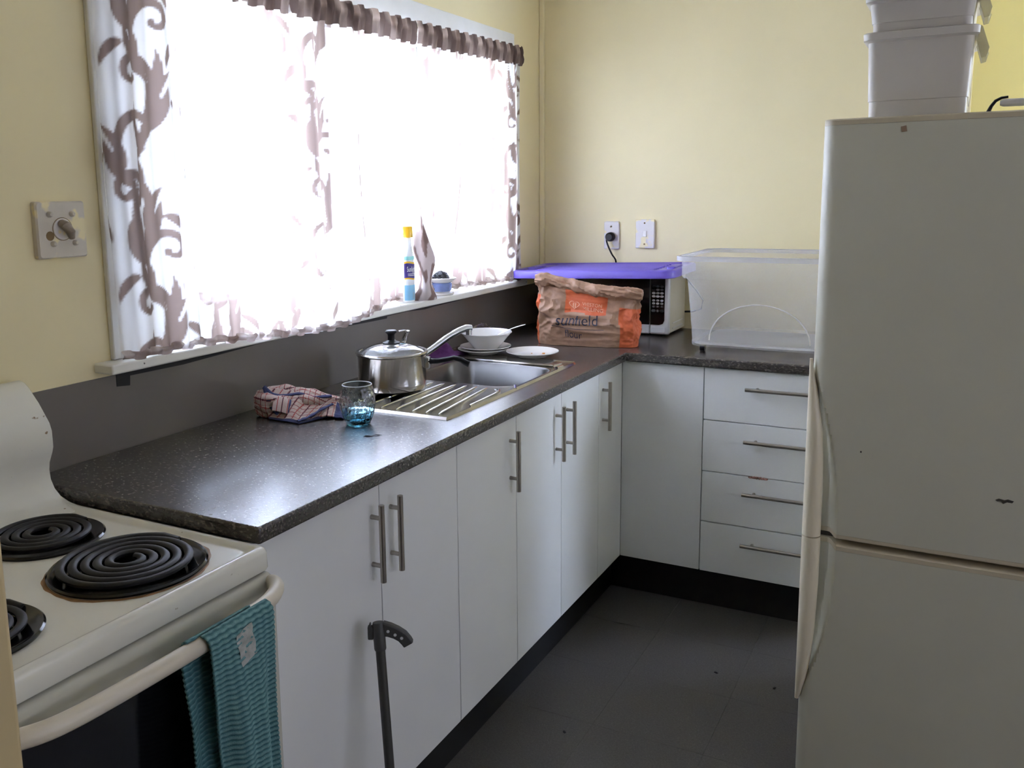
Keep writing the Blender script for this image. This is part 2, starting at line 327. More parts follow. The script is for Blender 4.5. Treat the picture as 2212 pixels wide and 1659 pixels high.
# ================================================================== THE ROOM
WY = 0.6175; WX = 0.652; TOP = 0.9
fl = struct(MB().box((-5, -3, -0.06), (1.8, WY, -0.004)).build('floor', M_floorbase))
T = 0.305; tm = None; k = 0
for i in range(-13, 8):
    for j in range(-9, 2):
        x0 = -0.814 + i * T; y0 = -0.195 + j * T
        if (x0 > 0.1 and y0 > -0.9) or y0 > 0.12 or (x0 > .3 and y0 + T > -1.0): continue
        if tm is None:
            t0 = MB().box((0.0003, 0.0003, -0.004), (T - 0.0003, T - 0.0003, 0)).build('vinyl_tile', M_floor, smooth=0); tm = t0.data; t = t0
        else: t = bpy.data.objects.new('vinyl_tile', tm); COL.objects.link(t)
        t.parent = fl; t.location = (x0, y0, 0); t.rotation_euler = (0, 0, 0)
struct(MB().box((-5, -3, 2.42), (1.8, WY + 0.12, 2.52)).build('ceiling', M_ceil))
# window wall with its opening
OX0, OX1, OZ0, OZ1 = -1.60, 0.315, 1.10, 2.012
w = MB(); w.box((-5, WY, -0.06), (OX0, WY + .12, 2.42)); w.box((OX1, WY, -0.06), (1.8, WY + .12, 2.42))
w.box((OX0, WY, -0.06), (OX1, WY + .12, OZ0 - 0.02)); w.box((OX0, WY, OZ1), (OX1, WY + .12, 2.42)); struct(w.build('wall_window', M_wall, smooth=0))
struct(MB().box((WX, -1.0, -0.06), (WX + .1, WY, 2.42)).build('wall_back', M_wall, smooth=0))
struct(MB().box((1.70, -3, -0.06), (1.80, WY, 2.42)).build('wall_passage', M_wall2, smooth=0))
M_dimwall = mat('dark_unseen_wall_brown', (0.16, 0.11, 0.07), 0.5, var=0.2, vscale=6, stretch=(1, 1, .15))  # dark brown made up to cut light bounced off the unseen wall
w = MB()     # wall on the right, out of view, with two windows added for fill light
for q in ((-5, -3.2, -.06, 2.42), (-.4, .75, -.06, 2.42), (1.55, 1.8, -.06, 2.42), (-3.2, -.4, -.06, .5), (-3.2, -.4, 2.2, 2.42), (.75, 1.55, -.06, 1.0), (.75, 1.55, 2.0, 2.42)):
    w.box((q[0], -3.1, q[2]), (q[1], -3, q[3]))
struct(w.build('wall_right', M_wall, smooth=0))
struct(MB().box((-5.1, -3.1, -0.06), (-5, WY + .12, 2.42)).build('wall_behind', M_dimwall, smooth=0))
# short partition beside the stove, seen edge-on at the left of the picture
struct(MB().box((-2.59, -0.206, 0), (-2.475, WY, 2.42)).build('wall_left', M_jamb, smooth=40, bevel=0.006))
struct(MB().box((WX - 0.016, WY - 0.022, 0.9), (WX, WY, 2.42)).build('trim_1', M_wall, bevel=0.004))
struct(MB().box((-12, WY + .12, -0.5), (10, 14, -0.35)).build('ground_outside', M_ground, smooth=0))

# window: trims, sill, frame, mullions, panes
win = bpy.data.objects.new('window_1', None); COL.objects.link(win); win.location = (-0.645, WY, OZ0); win['_o'] = [-0.645, WY, OZ0]; struct(win)
MB().box((-1.655, WY - 0.014, 2.004), (0.372, WY, 2.076)).build('head_trim', M_trim, win, bevel=0.003)
MB().box((-1.655, WY - 0.014, 1.105), (-1.585, WY, 2.004)).build('side_trim', M_trim, win, bevel=0.003)
MB().box((0.30, WY - 0.014, 1.105), (0.372, WY, 2.004)).build('side_trim', M_trim, win, bevel=0.003)
MB().box((-1.698, 0.560, 1.082), (0.392, WY + 0.118, 1.104)).build('sill', M_sill, win, bevel=0.004)
fy0, fy1 = WY + 0.075, WY + 0.115
MB().box((OX0, fy0, 1.104), (OX0 + 0.06, fy1, OZ1)).build('frame_stile', M_frame, win, bevel=0.003)
MB().box((OX0 + 0.061, fy0 + .008, 1.15), (-1.345, fy1, OZ1 - .05)).build('sash_stile', M_frame, win, bevel=0.003)
MB().box((OX1 - 0.09, fy0, 1.104), (OX1, fy1, OZ1)).build('frame_stile', M_frame, win, bevel=0.003)
MB().box((OX0 + 0.06, fy0, 1.104), (OX1 - 0.09, fy1, 1.185)).build('frame_rail', M_frame, win, bevel=0.003)
MB().box((OX0 + 0.06, fy0, OZ1 - 0.05), (OX1 - 0.09, fy1, OZ1)).build('frame_rail', M_frame, win, bevel=0.003)
mull = [(-0.985, -0.725), (-0.260, -0.110)]
for a, b in mull:
    w3 = (b - a) / 3
    MB().box((a + w3, fy0, 1.15), (b - w3, fy1, OZ1 - 0.05)).build('mullion', M_frame, win, bevel=0.003)
    MB().box((a, fy0 + .008, 1.15), (a + w3 - .001, fy1, OZ1 - 0.05)).build('sash_stile', M_frame, win, bevel=0.003)
    MB().box((b - w3 + .001, fy0 + .008, 1.15), (b, fy1, OZ1 - 0.05)).build('sash_stile', M_frame, win, bevel=0.003)
edges = [-1.345, mull[0][0], mull[0][1], mull[1][0], mull[1][1], OX1 - 0.09]
for i in range(3): MB().box((edges[2 * i], WY + 0.093, 1.15), (edges[2 * i + 1], WY + 0.097, OZ1 - 0.05)).build('pane', M_paneglass, win, smooth=0)

for n_, (xa, xb, za, zc) in ((2, (-3.2, -.4, .5, 2.2)), (3, (.75, 1.55, 1.0, 2.0))):  # unseen windows added to brighten the cabinet fronts and passage wall
    fill_win = bpy.data.objects.new('window_%d' % n_, None); COL.objects.link(fill_win); fill_win.location = ((xa + xb) / 2, -3.05, za); fill_win['_o'] = list(fill_win.location); struct(fill_win)
    q = MB(); q.box((xa, -3.08, za), (xa + .04, -3.02, zc)); q.box((xb - .04, -3.08, za), (xb, -3.02, zc)); q.box((xa + .04, -3.08, za), (xb - .04, -3.02, za + .04)); q.box((xa + .04, -3.08, zc - .04), (xb - .04, -3.02, zc)); q.build('frame', M_frame, fill_win, smooth=0)
    MB().box((xa + .04, -3.052, za + .04), (xb - .04, -3.048, zc - .04)).build('pane', M_dimpane if n_ == 2 else M_paneglass, fill_win, smooth=0)

# splashback and the black strip between it and the sill
tag(MB().box((-2.46, WY - 0.0052, .872), (WX - 0.017, WY - 0.0004, 1.070)).build('splashback', M_splash, smooth=0), 'dark grey laminate splashback panel along the wall under the window sill', 'splashback')
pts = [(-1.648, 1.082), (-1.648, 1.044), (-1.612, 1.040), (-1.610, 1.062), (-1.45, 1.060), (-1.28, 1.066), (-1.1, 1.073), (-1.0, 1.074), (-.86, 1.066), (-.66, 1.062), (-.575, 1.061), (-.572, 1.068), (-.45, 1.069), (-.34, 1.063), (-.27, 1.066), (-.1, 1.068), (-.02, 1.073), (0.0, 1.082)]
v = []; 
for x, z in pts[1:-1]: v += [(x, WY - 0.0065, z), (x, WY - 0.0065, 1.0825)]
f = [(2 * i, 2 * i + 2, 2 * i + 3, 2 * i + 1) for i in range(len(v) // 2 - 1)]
o = mesh('black_gap_strip', v, f, M_black, smooth=0); sdf = o.modifiers.new('thickness', 'SOLIDIFY'); sdf.thickness = 0.0015
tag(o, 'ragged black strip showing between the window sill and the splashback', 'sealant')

# ================================================================== CABINETS
YF = 0.021; ZB, ZT = 0.145, 0.866
def bar_handle(parent, p0, p1, out, posts):
    """brushed bar on two posts; out = vector from door face to bar"""
    mb = MB(); p0 = Vector(p0); p1 = Vector(p1); out = Vector(out)
    mb.tube([p0, p1], 0.0062, 14)
    for t in posts:
        q = p0.lerp(p1, t); mb.tube([q - out * 0.78, q + out * 0.05], 0.0048, 10)
        mb.tube([q - out, q - out * 0.78], 0.0052, 10)
    return mb.build('handle', M_nickel, parent)
DL = [-1.888, -1.4995, -1.170, -0.8416, -0.528, -0.210]
def door_unit(label, x0, x1, doors):
    c = thing('base_cabinet', label, 'cabinet', ((x0 + x1) / 2, 0.3, 0), 'white base cabinets under the window')
    MB().box((x0 + .001, YF + 0.019, ZB - 0.003), (x1 - .001, 0.61, 0.745 if x0 < -0.3 else 0.868)).build('body', M_cabin, c, smooth=0)
    for a, b, hx, ztop in doors:
        d = MB().box((a + .0015, YF, ZB), (b - .0015, YF + 0.018, ZT)).build('door', M_cab, c, bevel=0.001, seg=1)
        if hx is not None: bar_handle(d, (hx, -0.005, 0.662), (hx, -0.005, 0.828), (0, -0.026, 0), (0.21, 0.83))
    return c
door_unit('white two-door base cabinet beside the stove', -1.888, DL[2], [(-1.888, DL[1], -1.530, 0), (DL[1], DL[2], -1.460, 0)])
door_unit('narrow white one-door base cabinet under the draining board', DL[2], DL[3], [(DL[2], DL[3], -0.881, 0)])
door_unit('white two-door base cabinet under the sink bowl', DL[3], DL[5], [(DL[3], DL[4], -0.569, 0), (DL[4], DL[5], -0.486, 0)])
# corner unit: leaf on the window run and leaf on the back run
c = thing('corner_cabinet', 'white corner base cabinet with hinged corner doors and one bar handle', 'cabinet', (0.2, 0.2, 0))
MB().box((YF + .02, YF + 0.02, ZB - .003), (0.645, 0.61, 0.868)).build('body', M_cabin, c, smooth=0)
MB().box((-0.208, YF + .02, ZB - .003), (YF + .0195, 0.61, 0.868)).build('body', M_cabin, c, smooth=0)
MB().box((YF + .02, -0.266, ZB - .003), (0.645, YF + .0195, 0.868)).build('body', M_cabin, c, smooth=0)
d = MB().box((DL[5] + .0015, YF, ZB), (YF - 0.0015, YF + .018, ZT)).build('door', M_cab, c, bevel=0.001, seg=1)
bar_handle(d, (-0.173, -0.005, 0.662), (-0.173, -0.005, 0.828), (0, -0.026, 0), (0.21, 0.83))
MB().box((YF, -0.2665, ZB), (YF + .018, YF - 0.0005, ZT)).build('door', M_cab, c, bevel=0.001, seg=1)
# drawers
c = thing('drawer_cabinet', 'white four-drawer base cabinet partly hidden by the refrigerator', 'cabinet', (0.33, -0.54, 0))
MB().box((YF + .019, -0.818, ZB - .003), (0.645, -0.268, 0.868)).build('body', M_cabin, c, smooth=0)
zs = [0.143, 0.325, 0.505, 0.685, ZT]; hz = [0.266, 0.446, 0.627, 0.805]
for i in range(4):
    d = MB().box((YF, -0.818, zs[i] + .0015), (YF + .018, -0.2695, zs[i + 1] - .0015)).build('drawer', M_cab, c, bevel=0.001, seg=1)
    bar_handle(d, (-0.005, -0.41, hz[i]), (-0.005, -0.68, hz[i]), (-0.026, 0, 0), (0.13, 0.87))
pk = MB().grid(lambda u, v: (YF - .0035 + .002 * math.sin(u * 40 + v * 3), -.425 - u * .062, .5005 + .0072 * v * (.55 + .45 * math.sin(u * 3.0)) + .0008 * math.sin(u * 50)), 26, 3).build('packet_edge', mat('pink_packet_foil', (.42, .20, .16), .35, var=.5, vscale=90), smooth=30)
pk.modifiers.new('thickness', 'SOLIDIFY').thickness = .004
tag(pk, 'torn pinkish packet edge caught between two of the drawers', 'packet')
struct(MB().box((-1.888, 0.0725, 0), (0.0725, 0.09, ZB - 0.004)).build('baseboard_window', M_black, smooth=0))
struct(MB().box((0.0725, -0.818, 0), (0.09, 0.0725, ZB - 0.004)).build('baseboard_back', M_black, smooth=0))

# worktop (L-shaped, with the cut-out for the sink bowl)
xs = [-1.888, -0.72, -0.375, 0.0, WX]; ys = [-0.82, 0.0, 0.09, 0.47, WY - 0.0053]
def keepw(i, j):
    if j == 0: return i == 3
    if i == 1 and j == 2: return False
    return True
tag(slab(xs, ys, keepw, 0.869, TOP).build('worktop', M_top, bevel=0.005, seg=3), 'black speckled laminate worktop running round the corner of the kitchen', 'worktop')

# ================================================================== SINK
s = thing('kitchen_sink', 'stainless steel sink with bowl and ribbed draining board set in the worktop', 'sink', (-0.68, 0.29, TOP))
SX0, SX1, SY0, SY1 = -1.106, -0.258, 0.078, 0.500
inner = rrect(-0.712, -0.385, 0.098, 0.462, 0.07, TOP + 0.004, 8)
cxs, cys = -0.55, 0.28
def to_outer(p, inset, z):
    dx, dy = p[0] - cxs, p[1] - cys; t = 1e9
    if dx > 0: t = min(t, (SX1 - inset - cxs) / dx)
    if dx < 0: t = min(t, (SX0 + inset - cxs) / dx)
    if dy > 0: t = min(t, (SY1 - inset - cys) / dy)
    if dy < 0: t = min(t, (SY0 + inset - cys) / dy)
    return (cxs + dx * t, cys + dy * t, z)
def dense(loop, n=160):
    L = [Vector(p) for p in loop] + [Vector(loop[0])]; d = [0]
    for a, b in zip(L, L[1:]): d.append(d[-1] + (b - a).length)
    out = []
    for i in range(n):
        t = d[-1] * i / n; k = max(j for j in range(len(d)) if d[j] <= t); k = min(k, len(L) - 2)
        out.append(tuple(L[k].lerp(L[k + 1], (t - d[k]) / max(1e-9, d[k + 1] - d[k]))))
    return out
# angular sampling that hits the corners exactly
angs = sorted([2 * math.pi * i / 150 for i in range(150)] + [math.atan2(y - cys, x - cxs) % (2 * math.pi) for x in (SX0 + .012, SX1 - .012) for y in (SY0 + .012, SY1 - .012)])
din = dense(inner, 1200)
def in_at(a):
    best = min(din, key=lambda p: abs(((math.atan2(p[1] - cys, p[0] - cxs) - a + math.pi) % (2 * math.pi)) - math.pi)); return best
L_in = [in_at(a) for a in angs]
L_out = [to_outer((cxs + math.cos(a), cys + math.sin(a)), 0.012, TOP + 0.004) for a in angs]
L_rim = [to_outer((cxs + math.cos(a), cys + math.sin(a)), 0.006, TOP + 0.0065) for a in angs]
L_edge = [to_outer((cxs + math.cos(a), cys + math.sin(a)), 0.0, TOP + 0.0003) for a in angs]
mb = MB(); mb.loft([L_edge, L_rim, L_out, L_in]); mb.build('rim_plate', M_steel, s, smooth=30)
loops = []
for z, ins, rr in ((0.004, 0, .07), (-0.002, 0.005, .068), (-0.10, 0.016, .065), (-0.135, 0.03, .06), (-0.143, 0.06, .05), (-0.146, 0.12, .03)):
    loops.append(rrect(-0.712 + ins, -0.385 - ins, 0.098 + ins, 0.462 - ins, rr, TOP + z, 8))
MB().loft(loops, cap1=True).build('bowl', M_bowlsteel, s, smooth=50)
MB().lathe([(0.0, 0.004), (0.02, 0.004), (0.034, 0.002), (0.036, 0)], 24, (-0.548, 0.28, TOP - 0.146)).build('drain', M_chrome, s)
for y0, y1 in ((.345, .35), (.306, .304), (.268, .256), (.231, .206), (.197, .166), (.164, .128), (.385, .392)):
    MB().tube([(-0.735, y0, TOP + .0035), (-0.76, y0 + (y1 - y0) * .07, TOP + .005), (-1.05, y1 - (y1 - y0) * .05, TOP + .005), (-1.072, y1, TOP + .0035)], [0.0015, 0.0034, 0.0034, 0.0015], 8, flat=0.8).build('drainer_rib', M_chrome, s)
MB().tube([(-0.745, .135, TOP + .004), (-0.75, .118, TOP + .005), (-0.80, .106, TOP + .005), (-0.95, .104, TOP + .004)], [0.002, 0.0035, 0.0035, 0.002], 8, flat=0.7).build('drainer_rib', M_chrome, s)
for (xa, ya, xb, yb) in ((-0.715, .085, -0.675, .105), (-0.37, .105, -0.335, .10), (-0.36, .13, -0.30, .12)):
    MB().tube([(xa, ya, TOP + .004), (xb, yb, TOP + .004)], 0.005, 8, flat=0.6).build('embossed_bar', M_chrome, s)
MB().box((-0.368, 0.12, TOP + .0042), (-0.352, 0.455, TOP + .010)).build('embossed_ledge', M_steel, s, bevel=0.003)

# tap behind the pot
t = thing('sink_tap', 'chrome mixer tap with a long swung-out spout and lever behind the saucepan', 'tap', (-0.60, 0.535, TOP))
MB().lathe([(0.026, 0.0005), (0.026, 0.008), (0.020, 0.014), (0.019, 0.06), (0.021, 0.075), (0.018, 0.088), (0.0, 0.092)], 24, (-0.60, 0.535, TOP)).build('tap_body', M_chrome, t)
sp = [(-0.585, 0.528, 0.925), (-0.55, 0.508, .935), (-0.50, 0.478, .966), (-0.46, .449, .995), (-0.43, .425, 1.012), (-0.41, .410, 1.019), (-0.395, .398, 1.018)]
MB().tube(sp, [.011, .0115, .0115, .0115, .0115, .0115, .010], 14).build('spout', M_chrome, t)
MB().tube([(-0.402, .404, 1.020), (-0.402, .404, .996)], [.010, .0105], 14).build('spout_outlet', M_chrome, t)
MB().tube([(-0.60, 0.535, .985), (-0.605, .528, 1.0), (-0.612, .518, 1.02), (-0.612, .508, 1.032), (-0.63, .512, 1.036), (-0.645, .522, 1.034)], [.008, .009, .008, .006, .005, .004], 10, flat=0.6).build('lever', M_chrome, t)

# ================================================================== SAUCEPAN
PC = (-0.872, 0.398, TOP + 0.0105)
p = thing('saucepan', 'steel saucepan with glass lid and black handle on the draining board', 'saucepan', PC)
MB().lathe([(0, 0), (.092, 0), (.0965, .004), (.0975, .02), (.0975, .094), (.101, .097), (.101, .0995), (.0965, .1), (.0955, .02), (.09, .006), (0, .005)], 64, PC).build('pan_body', M_potsteel, p, smooth=50)
lid = MB().lathe([(.0935, .1035), (.085, .110), (.068, .1185), (.045, .1255), (.02, .1285), (.0, .129)], 56, PC).build('glass_lid', M_lidglass, p)
MB().lathe([(.094, .1005), (.1015, .1005), (.1035, .1035), (.1015, .107), (.0945, .1065), (.0925, .104), (.094, .1005)], 64, PC).build('lid_rim', M_potsteel, lid)
kn = MB().lathe([(.0245, .1285), (.0245, .131), (.016, .134), (.0105, .138), (.0100, .152), (.0125, .156), (.0165, .159), (.0170, .1625), (.014, .1655), (0, .1665)], 32, PC).build('lid_knob', M_blackplastic, lid)
hd = Vector((.36, -.933, 0)); hc = Vector(PC)
br = MB(); br.box((-0.006, .0, -.028), (.006, .014, .004)); vv = [hc + Vector((0, 0, .086)) + hd * (0.096 + q[1]) + Vector((-hd.y, hd.x, 0)) * q[0] * 1.8 + Vector((0, 0, q[2])) for q in br.v]
mesh('handle_bracket', vv, br.f, M_chrome, p, bevel=.002)
hp = [(0.106, .078), (.13, .078), (.16, .083), (.18, .0875), (.20, .082), (.212, .074), (.222, .070)]
hb = MB().tube([hc + hd * a + Vector((0, 0, b)) for a, b in hp], [.0115, .0105, .0095, .0095, .0105, .0115, .0125], 12, flat=0.75)
hb.build('pan_handle', mat('matt_black_bakelite', (.006, .006, .007), .5, spec=.2, var=.1), p)

# ================================================================== TUMBLER
GC = (-1.232, 0.262, TOP + .0005)
def fac(a, z, i): 
    if z < .012 or z > .088: return 1.0
    k = 7; ph = (z / .018); q = ((a * k / math.pi + (0.5 if int(ph) % 2 else 0)) % 1) - .5
    return 1.0 - 0.055 * (1 - abs(q) * 2) * math.sin(math.pi * (ph % 1))
prof = [(0, 0), (.027, 0), (.0295, .003), (.0355, .016), (.0415, .034), (.0445, .05), (.0445, .062), (.042, .08), (.0385, .094), (.0365, .1), (.0345, .1), (.0365, .094), (.040, .08), (.0425, .062), (.0425, .05), (.0395, .036), (.0335, .018), (.028, .008), (.02, .006), (0, .0055)]
fine = []
for (r0, z0), (r1, z1) in zip(prof, prof[1:]):
    for q in range(3): fine.append((r0 + (r1 - r0) * q / 3, z0 + (z1 - z0) * q / 3))
fine.append(prof[-1])
g = thing('glass_tumbler', 'rounded faceted blue glass tumbler on the worktop beside the tea towel', 'glass', GC)
MB().lathe(fine, 56, GC, fac).build('tumbler_glass', M_glass, g, smooth=12)
MB().lathe([(.0345, .0995), (.0355, .1012), (.0368, .0995), (.0345, .0995)], 56, GC).build('tumbler_lip', mat('bright_glass_lip', (.7, .75, .78), .05, var=.02), g)

# ================================================================== PLATES, BOWL, SPOON
def plate_prof(r): return [(0, .003), (r * .6, .003), (r * .68, .0045), (r * .97, .0155), (r, .0165), (r * .995, .0185), (r * .96, .018), (r * .66, .0075), (r * .58, .006), (0, .006)]
P1 = (-0.2239, 0.2564, TOP + .0068)
o = MB().lathe([(r * .56, 0) for r in ()] + [(.0, .0), (.05, .0), (.052, .003)] + plate_prof(.090)[2:], 56, P1).build('side_plate', M_ceramic); tag(o, 'white side plate with crumbs lying on the worktop by the flour bag', 'plate')
for dx, dy, r, lb in ((.013, -.036, .0055, 'larger orange food crumb near the right edge of the side plate'), (.004, .004, .003, 'tiny orange food crumb at the middle of the side plate')):
    mb = MB(); mb.lathe([(0, 0), (r, .001), (r * .8, r * .7), (0, r * .9)], 9, (P1[0] + dx, P1[1] + dy, TOP + .0135), lambda a, z, i: 1 + .35 * math.sin(3 * a + z * 900))
    tag(mb.build('crumb', M_crumb, smooth=0), lb, 'crumb')
P2 = (-0.236, 0.431)
def low_plate(z, label, dx, dy):
    o = MB().lathe([(0, 0), (.05, 0), (.052, .003)] + plate_prof(.089)[2:], 56, (P2[0] + dx, P2[1] + dy, z)).build('side_plate', M_ceramic); tag(o, label, 'plate')
low_plate(TOP + .0068, 'lower white plate of the stack beneath the bowl', -.003, .006)
low_plate(TOP + .0153, 'upper white plate of the stack directly under the bowl', .002, 0)
BZ = TOP + .0223; BC = (P2[0] + .004, P2[1] - .002, BZ)
o = MB().lathe([(0, 0), (.04, 0), (.044, .004), (.058, .02), (.072, .038), (.0865, .0545), (.0905, .0575), (.0885, .060), (.082, .056), (.068, .039), (.053, .021), (.03, .008), (0, .006)], 64, BC).build('cereal_bowl', M_ceramic)
tag(o, 'white bowl stacked on two plates behind the sink', 'bowl')
mb = MB(); a = Vector((BC[0] - .01, BC[1] - .015, BZ + .033)); b = Vector((-0.175, 0.305, BZ + .083))
mb.tube([a.lerp(b, t) + Vector((0, 0, .006 * math.sin(t * 3.1))) for t in (0, .15, .35, .6, .8, .95, 1)], [.0035, .003, .0028, .003, .0038, .0042, .003], 8, flat=0.45)
mb.tube([a + Vector((-.035, .03, -.012)), a + Vector((-.025, .022, -.012)), a + Vector((-.008, .007, -.004)), a], [.004, .012, .009, .003], 10, flat=0.3)
tag(mb.build('spoon', M_chrome), 'metal spoon standing in the white bowl', 'spoon')

# crumpled cling film behind the bowl
def cf(u, v):
    x = -0.10 + u * .30; z = TOP + .002 + v * (.05 + .02 * math.sin(u * 5)); n1 = noise.noise(Vector((u * 6, v * 4, 3))); n2 = noise.noise(Vector((u * 17, v * 11, 9)))
    return (x, .575 + .018 * n1 + .010 * n2 - .02 * (1 - v) ** 2, z + .006 * n2 * v)
o = MB().grid(cf, 44, 16).build('cling_film', M_cling, smooth=25); tag(o, 'crumpled clear plastic film against the splashback behind the bowl', 'plastic film')
# purple cloth by the tap
def pc(u, v):
    n1 = noise.noise(Vector((u * 3, v * 3, 1))); h = .005 + .042 * math.exp(-((u - .35) / .16) ** 2) * sm(0, .5, v) * (1 - .2 * v) + .006 * n1 * (1 if 0 < u < 1 else 0)
    return (-0.375 + u * .135 + .01 * n1, .510 + v * .075 - .04 * u * (1 - v), TOP + max(.0012, h * sm(0, .12, u) * sm(0, .12, 1 - u) * sm(-.02, .12, v)))
o = MB().grid(pc, 36, 24).build('cleaning_cloth', M_sponge); sdf = o.modifiers.new('thickness', 'SOLIDIFY'); sdf.thickness = .003; sdf.offset = 1
tag(o, 'small purple cleaning cloth between the tap and the stacked plates', 'cloth')
# dark scrap on the worktop
def scr(u, v): return (-1.3205 + .026 * u, .181 - .027 * u + (v - .5) * .008 * (1 + .8 * math.sin(u * 7)), TOP + .0012 + .0022 * math.sin(math.pi * v) * abs(math.sin(u * 5 + 1)))
o = MB().grid(scr, 14, 5).build('food_scrap', M_ink); tag(o, 'small dark scrap lying on the worktop in front of the tumbler', 'scrap')

# ================================================================== CHECKED TEA TOWEL
def plaid(a, b):
    """print value at cloth coordinates in metres: navy border, cream ground, red and dark thin stripes"""
    if a < .012 or b < .012 or a > .40: return 0.1
    q = (a / .026) % 1
    if q < .085: return 0.75
    if .48 < q < .585: return 0.95
    q = (b / .026) % 1
    if q < .055: return 0.75
    if .5 < q < .545: return 0.95
    return 0.45
tw = thing('tea_towel', 'crumpled blue, red and cream checked tea towel lying behind the tumbler', 'towel', (-1.20, 0.46, TOP))
ax = Vector((.46, -.888, 0)); bx = Vector((-.888, -.46, 0)); o0 = Vector((-1.265, 0.552, TOP))
def sheet(name, F, nu, nv, P, thick=.003):
    mb = MB().grid(F, nu, nv); o = mb.build(name, M_check, tw, smooth=60)
    set_attr(o, 'shade', [P(i / nu, j / nv) for i in range(nu + 1) for j in range(nv + 1)])
    m_ = o.modifiers.new('thickness', 'SOLIDIFY'); m_.thickness = thick; m_.offset = 1; return o
def bulk(u, v):     # the long rolled bulk, folded lengthwise
    a = v * 2 * math.pi; n1 = noise.noise(Vector((u * 3.2, math.cos(a) * .9, math.sin(a) * .9))); n2 = noise.noise(Vector((u * 8, 2 * math.cos(a), 2 * math.sin(a) + 5)))
    r = (.037 + .013 * n1 + .006 * n2 + .0035 * math.sin(4 * a + 3 * u)) * (1 - .50 * sm(.30, 1, u)) * (0.55 + .45 * sm(-.10, .14, u))
    q = o0 + ax * (u * .232) + bx * (-.020 * u) ; q = q + bx * (math.cos(a) * r * 1.2)
    return (q.x, q.y, TOP + max(.0025, .036 * (1 - .42 * sm(.3, 1, u)) + math.sin(a) * r))
sheet('folded_bulk', bulk, 150, 120, lambda u, v: plaid(.02 + .21 * v + .01 * math.sin(u * 9), .02 + u * .232), .002)
def flap(u, v):     # the front corner flap, pointed towards the room
    tip = Vector((-1.300, .392, 0)); L0 = o0 + ax * .018 + bx * .012; R0 = o0 + ax * .200 - bx * .006
    e = L0.lerp(R0, u); k = abs(u - .45) / .55; tgt = tip.lerp(L0 + bx * .03 if u < .45 else R0 + bx * .034, min(1, k) ** 1.15)
    t = v; q = e.lerp(tgt, t); n1 = noise.noise(Vector((u * 4, v * 3, 7)))
    wv = math.sin(u * 13 + t * 3 + 1) * .012 * t * (1 - t) * 4
    z = (.074 - .034 * u) * (1 - t) ** 1.25 + max(0, wv) * (1 - .3 * t) + .005 * n1 * (1 - t)
    return (q.x, q.y, TOP + .0045 + max(0, z))
sheet('front_flap', flap, 110, 70, lambda u, v: 0.1 if v > .90 else plaid(.02 + .12 * u + .05 * v, .03 + .12 * v))
def hem_tube(pts, r=.0045):
    p_ = [Vector(q) for q in pts]; L_ = []
    for i in range(len(p_) - 1):
        for k in range(6): L_.append(p_[i].lerp(p_[i + 1], k / 6))
    L_.append(p_[-1])
    for _ in range(4): L_ = [L_[0]] + [(L_[i - 1] + L_[i] * 2 + L_[i + 1]) / 4 for i in range(1, len(L_) - 1)] + [L_[-1]]
    mb = MB().tube(L_, [r * (.8 + .35 * noise.noise(Vector((i * .35, 0, r * 900)))) for i in range(len(L_))], 10, flat=.6); o = mb.build('navy_border', M_check, tw); set_attr(o, 'shade', [.1] * len(mb.v))
def on(u, v, dz=.003): q = flap(u, v); return (q[0], q[1], q[2] + dz)
hem_tube([on(.02, .05), on(.12, .22), on(.30, .20), on(.5, .14), on(.72, .16), on(.95, .1)], .0075)
hem_tube([on(.43, .97), on(.52, .93), on(.66, .86), on(.82, .72), on(.97, .5)], .0065)
hem_tube([on(.02, .1), on(.05, .5), on(.14, .8)], .008)
def tuck(u, v):     # a folded-over piece showing straight stripes
    q = o0 + ax * (.052 + .050 * u) + bx * (.034 + .034 * v + .004 * math.sin(u * 3)); return (q.x, q.y, TOP + .058 - .014 * u - .030 * v ** 1.4 + .004 * math.sin(u * 3.1))
sheet('tucked_fold', tuck, 40, 30, lambda u, v: .1 if u > .78 else plaid(.015 + .05 * u, .02 + .012), .003)
def endf(u, v):
    q = o0 + ax * (.165 + u * .065) + bx * (.004 + .052 * v); n1 = noise.noise(Vector((u * 5, v * 5, 17)))
    return (q.x, q.y, TOP + .003 + .036 * math.sin(math.pi * min(1, u * .7 + .25)) * (1 - .8 * v) + .005 * n1)
sheet('end_fold', endf, 40, 40, lambda u, v: .1 if u > .62 else plaid(.02 + .06 * u, .02 + .06 * v))

